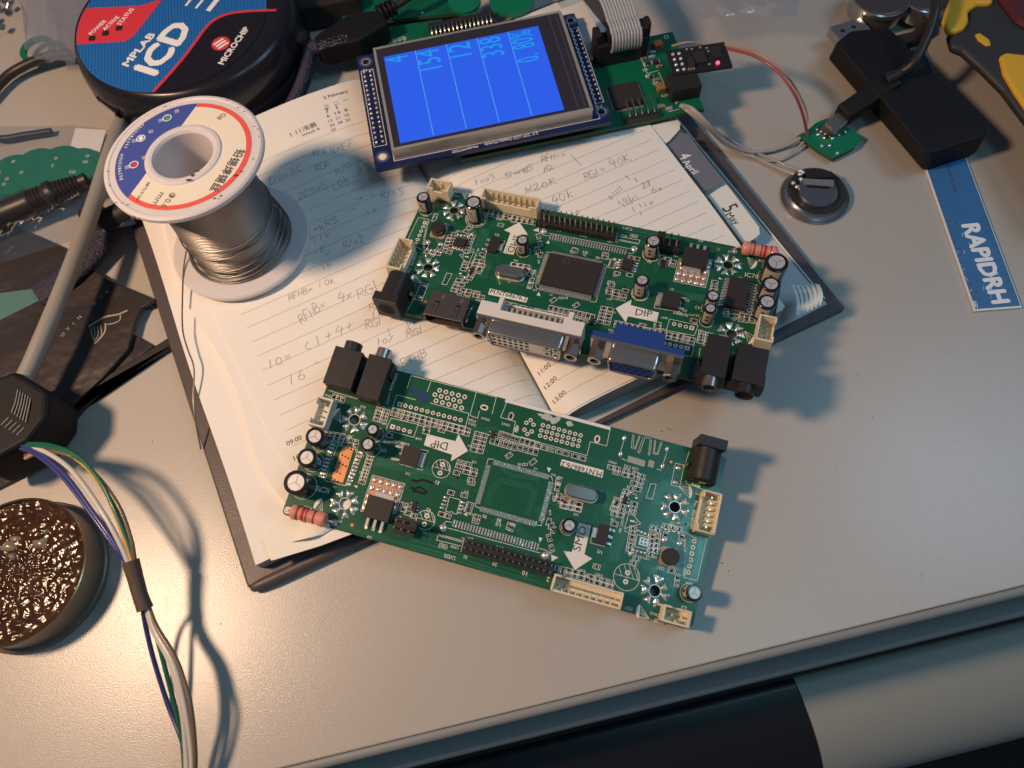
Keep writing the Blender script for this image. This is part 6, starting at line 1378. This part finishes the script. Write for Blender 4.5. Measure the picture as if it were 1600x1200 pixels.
m=MB(); m.prism(px([(1482,48),(1496,48),(1512,26),(1520,-40),(1720,-60),(1720,330),(1600,180),(1570,140),(1530,100),(1505,78),(1488,72)],21),17,21,'grip_black'); m.build('grip',pr,bevel=1.8,seg=4)
m=MB(); m.prism(px([(1480,10),(1500,-30),(1560,-40),(1552,4),(1530,5),(1514,16),(1515,32),(1508,44),(1496,48),(1482,49),(1474,30)],23),20,23,'grip_yellow'); m.build('yellow_inlay',pr,bevel=1.4,seg=4)
m=MB(); m.prism(px([(1563,86),(1572,81),(1640,88),(1700,120),(1700,330),(1604,168),(1586,142),(1569,113)],22.6),20,22.6,'grip_yellow'); m.build('yellow_inlay',pr,bevel=1.2,seg=4)
m=MB(); q=px([(1524,53),(1531,51),(1546,61),(1549,70),(1542,71),(1529,62)],21.6); m.prism(q,20,21.6,'grip_yellow'); m.build('yellow_oval',pr,bevel=.4)
m=MB(); q=px([(1560,-10),(1700,-20),(1700,86),(1640,60),(1590,30)],23.4); m.prism(q,20,23.4,'grip_wine'); m.build('wine_panel',pr,bevel=1.5)
for (x,y,z,r),lb_ in (((1378,-8,13,12.5),'larger silver coin cell standing out behind the adapter'),((1448,-8,12,10.0),'smaller silver coin cell behind the black lead')):
    q=P(x,y,z); cc=thing('coin_cell',lb_,'battery',(q[0],q[1],z-9),group='silver coin cells at the back')
    m=MB(); m.lathe((q[0],q[1],z-9),[(r-1.6,0),(r-.8,.5),(r-.8,6.0),(r,6.4),(r,8.4),(r-.5,8.8)],'steel',56,cap=False); m.build('can',cc)
    m=MB(); m.lathe((q[0],q[1],z-.25),[(.01,.15),(r-1.8,.1),(r-1.2,-.1),(r-.5,.05)],'cell_lid',56,cap=False); m.build('lid',cc)
q=P(1395,55,5); solo(MB().prism(px([(1370,60),(1425,48),(1455,20),(1455,45),(1430,62),(1385,78)],6),.3,6,'chip_black'),'dark_clip','dark clip lying beneath the coin cells','clip',tuple(q),bevel=1)
# a few crumbs and specks on the laminate
m=MB(); rk=random.Random(21)
for x,y in((1042,670),(1046,671),(1034,674),(1340,585),(950,880),(1128,880),(160,740),(238,690),(345,975),(1138,892)):
    q=P(x,y,0); m.sphere((q[0],q[1],.12),rk.uniform(.15,.3),'dirt_brown',6,4,.6)
for i in range(34):
    x=rk.uniform(420,1560);y=rk.uniform(560,1010); q=P(x,y,0)
    if y<1000-(x-450)*.08 and not(430<x<1240 and y<990): m.sphere((q[0],q[1],.08),rk.uniform(.08,.2),rk.choice(['dirt_brown','card_cream','dirt_brown']),5,4,.6)
o=solo(m,'crumbs','scattered dark specks on the desk','crumbs',tuple(P(1042,670,0))); o['kind']='stuff'
m=MB(); q=P(238,948,0); m.disc(q[0],q[1],4.2,.02,'sticky_mark' if 'sticky_mark' in MATS else 'desk_laminate',28); 
struct(m.build('desk_ring_mark'))
